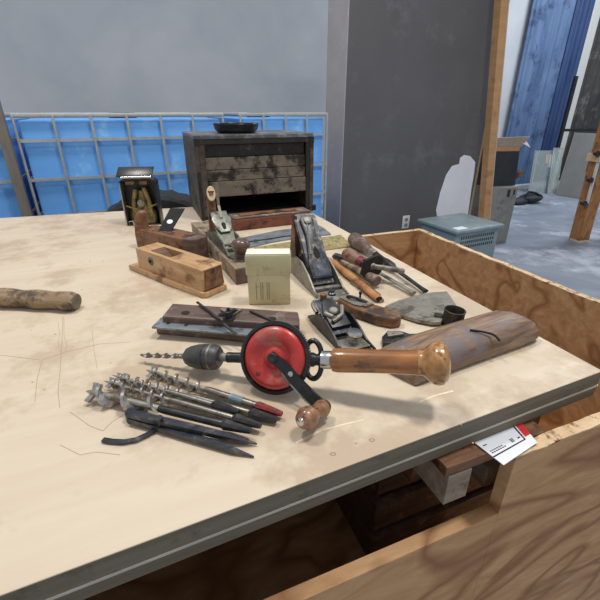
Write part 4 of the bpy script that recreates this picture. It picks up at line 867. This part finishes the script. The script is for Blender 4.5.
# ------------------------------------------------------------------ auger bits
def auger(label, tip, end, r, frac, h=None, band=None, name='auger_bit', turns=None, h1=None, mm='bright', tang='steel_dark'):
    h = r + .0006 if h is None else h
    t, l = along(name, label, 'auger bit', tip, end, h, h1 if h1 is not None else min(h, r) if h < r + .002 else h, 'auger bits in the bundle')
    lf = l * frac; pitch = r * (2.9 if r > .012 else 2.2); turns_ = (lf - .016) / pitch; n = int(turns_ * 20); rs = []
    for i in range(n + 1):
        x = .014 + (lf - .016) * i / n; a = 2 * math.pi * i / 20
        rad = Vector((0, math.cos(a), math.sin(a))); k = min(1, max(.35, (lf - x) / (r * 1.5))) ; th2 = r * .17
        rs.append([Vector((x - th2 * 1.8, 0, 0)) + rad * r * .30, Vector((x - th2, 0, 0)) + rad * r * k, Vector((x + th2, 0, 0)) + rad * r * k, Vector((x + th2 * 1.8, 0, 0)) + rad * r * .30])
    sp_ = t.add('spiral', rings(NB(), rs), mm, angle=30)
    t.add('core', lathe(NB(), [(0, r * .3), (.004, r * .34), (lf - .018, r * .34)], (.012, 0, 0), (1, 0, 0), 12), 'steel_flat')
    t.add('lead_screw', lathe(NB(), [(0, .0004), (.006, r * .22), (.013, r * .3)], (0, 0, 0), (1, 0, 0), 8), mm)
    t.add('cutter', prism(NB(), [(.006, -r * .95), (.013, -r * 1.02), (.018, 0), (.013, r * 1.02), (.006, r * .95), (.011, 0)], -r * .16, r * .16, mtx=Matrix.Rotation(R(35), 4, 'X')), mm, smooth=False)
    rsh = min(.0052, r * .62)
    t.add('shank', lathe(NB(), [(0, rsh * .8), (.01, rsh), (l - lf - .03, rsh)], (lf - .006, 0, 0), (1, 0, 0), 12), 'steel' if r < .012 else 'steel_dark')
    tl = .040
    rs = []
    for x, q in ((l - tl, rsh * .8), (l - tl + .006, .0062), (l - .012, .0046), (l - .002, .0036), (l, .003)):
        rs.append([Vector((x, a_ * q, b_ * q)) for a_, b_ in ((1, .5), (.5, 1), (-.5, 1), (-1, .5), (-1, -.5), (-.5, -1), (.5, -1), (1, -.5))])
    t.add('tang', rings(NB(), rs), tang, smooth=False, **({'label': 'red painted tang'} if tang == 'redpaint' else {}))
    if band: t.add('label_band', lathe(NB(), [(0, rsh * 1.12), (.02, rsh * 1.12)], (band, 0, 0), (1, 0, 0), 12), 'tealpaint')
    return t
auger('auger bit with a red painted tang, rearmost of the bundle', (146, 370), (282, 414), .0088, .50, band=.150, tang='redpaint')
auger('second auger bit from the back of the bundle, plain dark tang', (118, 377), (277, 420), .0078, .50)
auger('largest auger bit with wide open spiral and cutter, front of the bundle', (86, 391), (251, 431), .0135, .50)
auger('slim auger bit lying just behind the largest one in the bundle', (104, 381), (261, 426), .0075, .48, h=.013, h1=.011)
auger('short slim auger bit lying on top of the bundle', (112, 375), (239, 412), .0055, .5, h=.020, h1=.015)

# dividers
t = F('wing_dividers', 'blued steel dividers with a curved wing arm, in front of the auger bits', 'dividers', W(138, 417), 0)
def leg(pts, ws, hs, hh):
    return tube(NB(), [t.L(x, y, h_) for (x, y), h_ in zip(pts, hs)], 0, flat=[(w_, .0065 if i < 2 else .006 if i < len(pts) - 1 else .002) for i, w_ in enumerate(ws)])
t.add('leg', leg([(130, 414), (150, 418.5), (200, 430), (240, 440), (257, 444)], [.010, .010, .009, .006, .001], [.014, .014, .012, .007, .003], 0), 'div', smooth=False)
t.add('leg', leg([(130, 418), (150, 424), (195, 438), (232, 450), (254, 457)], [.010, .010, .009, .006, .001], [.008, .0065, .006, .005, .002], 0), 'div', smooth=False)
t.add('hinge', lathe(NB(), [(0, .008), (.013, .008), (.015, .006)], t.L(133, 419.5, .0), (0, 0, 1), 18), 'div')
t.add('wing_arm', tube(NB(), [t.L(x, y, .002) + Vector((0, 0, .001)) for x, y in ((103, 440.5), (112, 442), (124, 442.5), (136, 440.5), (148, 435), (158, 428))], 0, flat=(.006, .003)), 'div', smooth=False)
t.add('clamp_screw', lathe(NB(), [(0, .003), (.008, .003), (.0081, .005), (.012, .005)], t.L(160, 425, .01), (0, 0, 1), 10), 'steel_dark')

# ------------------------------------------------------------------ hand drill
Cc = W(271, 358.5, .0415); Tt = W(140, 355, .013)
ax = (Cc - Tt).normalized(); vw = (Vector((0, 0, CAMZ)) - Cc).normalized()
zz = (vw - ax * vw.dot(ax)).normalized(); zz = (Matrix.Rotation(R(6), 3, ax) @ zz).normalized()
yy = zz.cross(ax).normalized()
mt = Matrix((ax, yy, zz)).transposed().to_4x4(); mt.translation = Cc
t = F('hand_drill', 'old hand drill with a large red wheel and varnished wooden handle', 'hand drill', None, mtx=mt)
LT = (Cc - Tt).length
X1 = (1, 0, 0)
RW = .0500
zo = .010
# wheel
Wx = Matrix.Translation((.0115, .003, 0))
def shf(bm): bmesh.ops.translate(bm, vec=(.0115, .003, 0), verts=bm.verts); return bm
wh = t.add('drive_wheel', shf(lathe(NB(), [(0, .012), (0, RW - .004), (.001, RW - .001), (.009, RW), (.010, RW - .0045), (.0065, RW - .006), (.0062, .012)], (0, 0, zo), (0, 0, 1), 72)), 'black')
bm = NB(); lathe(bm, [(0, RW - .0055), (.003, RW - .006), (.0080, RW - .0105), (.0090, .034), (.0080, .029), (.0040, .023), (.0022, .018), (.0032, .0145), (.0065, .0115), (.0070, .006)], (0, 0, zo + .0055), (0, 0, 1), 64)
t.add('red_dish', shf(bm), 'red', parent=wh, angle=60, label='red enamel dish of the wheel')
bm = NB()
for i in range(96):
    a = 2 * math.pi * i / 96; box(bm, RW - .0015, RW + .0006, -.0011, .0011, .0005, .0085, mtx=Matrix.Translation((0, 0, zo)) @ Matrix.Rotation(a, 4, 'Z'))
t.add('gear_teeth', shf(bm), 'ringgrey', parent=wh, smooth=False)
t.add('dish_rivet', shf(lathe(NB(), [(0, .0038), (.0012, .0034), (.002, .0015)], (-.022, -.022, zo + .0130), (0, 0, 1), 14)), 'redpaint', parent=wh)
# spindle / frame
t.add('spindle', lathe(NB(), [(0, .0055), (.014, .0055), (.0145, .0078), (.022, .0078), (.0225, .0075), (.082, .0085)], (-.082, 0, 0), X1, 20), 'black')
t.add('spindle_collar', lathe(NB(), [(0, .006), (.004, .0065), (.016, .0065)], (-.080, 0, 0), X1, 16), 'steel_flat')
t.add('frame', tube(NB(), [(-.02, 0, 0), (.02, 0, -.002), (.058, 0, 0)], 0, flat=(.016, .010), up=(0, 0, 1)), 'black')
for s_ in (1, -1):
    t.add('frame_loop', tube(NB(), smooth_pts([(.050, .008 * s_, 0), (.055, .022 * s_, 0), (.063, .026 * s_, 0), (.070, .020 * s_, 0), (.073, .010 * s_, 0), (.070, .003 * s_, 0)]), .0038, 10), 'black')
t.add('frame_neck', lathe(NB(), [(0, .009), (.01, .0105), (.02, .010), (.024, .008), (.030, .0078), (.031, .0105), (.036, .0105)], (.042, 0, 0), X1, 20), 'black')
t.add('pinion', lathe(NB(), [(0, .010), (.010, .014)], (.026, 0, 0), X1, 20), 'steel_dark')
# chuck
ck = t.add('chuck', lathe(NB(), [(0, .009), (.003, .0125), (.010, .0158), (.022, .0184), (.034, .0192), (.0345, .0178), (.0375, .0178), (.038, .0192), (.048, .0192), (.053, .0178), (.057, .0135), (.058, .006)], (-.137, 0, 0), X1, 36), 'ringgrey')
t.add('chuck_collar', lathe(NB(), [(0, .0196), (.003, .0196)], (-.094, 0, 0), X1, 36), 'steel_flat', parent=ck)
# twist bit
rs = []; n = 90; lb = LT - .137
for i in range(n + 1):
    x = -LT + lb * i / n; a = (x + LT) / .016 * math.pi; k = min(1, .15 + (x + LT) / .006)
    w2 = .0042 * k; t2 = .0016 * k if x < -.155 else .0036
    if x >= -.155: w2 = .0036
    c, s_ = math.cos(a), math.sin(a)
    rs.append([Vector((x, u * c - v * s_, u * s_ + v * c)) for u, v in ((w2, t2 * .6), (w2 * .5, t2), (-w2 * .5, t2 * .8), (-w2, t2 * .5), (-w2, -t2 * .6), (-w2 * .5, -t2), (w2 * .5, -t2 * .8), (w2, -t2 * .5))])
t.add('twist_bit', rings(NB(), rs), 'steel', angle=40)
# main handle
t.add('ferrule', lathe(NB(), [(0, .0115), (.001, .0125), (.013, .0125), (.014, .0118)], (.0735, 0, 0), X1, 28), 'nickel')
t.add('handle', lathe(NB(), [(0, .0118), (.002, .0152), (.008, .0165), (.02, .0165), (.05, .0158), (.08, .0156), (.108, .0162), (.1125, .0165)], (.0875, 0, 0), X1, 36), 'handle')
t.add('handle_knob', lathe(NB(), [(0, .0168), (.004, .0165), (.008, .018), (.013, .0225), (.019, .0272), (.025, .0285), (.031, .0272), (.036, .0215), (.039, .012), (.040, .003)], (.2002, 0, 0), X1, 36), 'burl')
# crank
t.add('crank_hub', lathe(NB(), [(0, .0075), (.007, .0075), (.008, .006), (.010, .0055)], (.0115, .003, zo + .010), (0, 0, 1), 20), 'steel_dark')
SH = Vector((.0115, .003, 0))
E1 = Vector((.072, -.060, zo + .020)) + SH
pth = [Vector((-.004, .004, zo + .0135)) + SH, Vector((.02, -.014, zo + .0135)) + SH, Vector((.034, -.030, zo + .0145)) + SH, Vector((.054, -.047, zo + .020)) + SH, E1]
ca = t.add('crank_arm', tube(NB(), pth, 0, flat=[(.014, .005), (.014, .005), (.0145, .005), (.0155, .005), (.014, .005)], up=(0, 0, 1)), 'black', smooth=False)
t.add('arm_edge', tube(NB(), [p + Vector((-.0062, -.006, .0002)) for p in pth[1:]], 0, flat=(.0018, .0056), up=(0, 0, 1)), 'capgrey', parent=ca, smooth=False)
t.add('arm_rivet', lathe(NB(), [(0, .004), (.002, .0035), (.003, .001)], (.0375, -.017, zo + .016), (0, 0, 1), 14), 'nickel', parent=ca)
t.add('arm_slot', box(NB(), .001, .028, -.003, .003, 0, .0006, mtx=Matrix.Translation((.051, -.034, zo + .0192)) @ Matrix.Rotation(R(-41), 4, 'Z') @ Matrix.Rotation(R(-10), 4, 'Y')), 'dark', parent=ca, smooth=False)
t.add('arm_end', lathe(NB(), [(0, .009), (.005, .009)], E1 + Vector((0, 0, -.0025)), (0, 0, 1), 18), 'black', parent=ca)
hd2 = Vector((-.42, -.20, 1)).normalized()
ckn = t.add('crank_knob', lathe(NB(), [(0, .0105), (.004, .0115), (.012, .0100), (.018, .0085), (.022, .0095), (.030, .0135), (.038, .0140), (.045, .0105), (.048, .006)], E1 + Vector((0, 0, .003)), hd2, 26), 'knob')
t.add('knob_rivet', lathe(NB(), [(0, .0055), (.0015, .005), (.0025, .002)], E1 + Vector((0, 0, .003)) + hd2 * .0475, hd2, 14), 'nickel', parent=ckn)

# ------------------------------------------------------------------ lamps over the bench
def lamp(name, label, loc, size, power, col=(1, .96, .9)):
    l = bpy.data.lights.new(name, 'AREA'); l.shape = 'RECTANGLE'; l.size = size[0]; l.size_y = size[1]; l.energy = power; l.color = col
    o = bpy.data.objects.new(name, l); COL.objects.link(o); o.location = loc; o.rotation_euler = (0, 0, ROOM); tag(o, label, 'lamp'); return o
lamp('ceiling_lamp', 'right overhead workshop lamp above the bench', (0.85, 0.75, 3.9), (.42, .42), 52)
lamp('ceiling_lamp', 'left overhead workshop lamp above the bench', (-1.05, 1.25, 3.9), (.42, .42), 46)
lamp('ceiling_lamp', 'far overhead workshop lamp above the open floor', (4.2, 5.2, 4.2), (1.5, 1.5), 120, (.86, .93, 1))
w = bpy.data.worlds.new('World'); S.world = w; w.use_nodes = True
bg = w.node_tree.nodes['Background']; bg.inputs[0].default_value = (.88, .93, 1, 1); bg.inputs[1].default_value = .52

cam = bpy.data.cameras.new('camera'); cam.sensor_width = 36; cam.lens = FX / 600 * 36; cam.clip_start = .02
co = bpy.data.objects.new('camera', cam); COL.objects.link(co); co.location = (0, 0, CAMZ); co.rotation_euler = (math.pi / 2 - TH, 0, 0); S.camera = co
S.view_settings.view_transform = 'Standard'; S.view_settings.look = 'None'; S.view_settings.gamma = 1; S.view_settings.exposure = 0; S.view_settings.use_curve_mapping = False
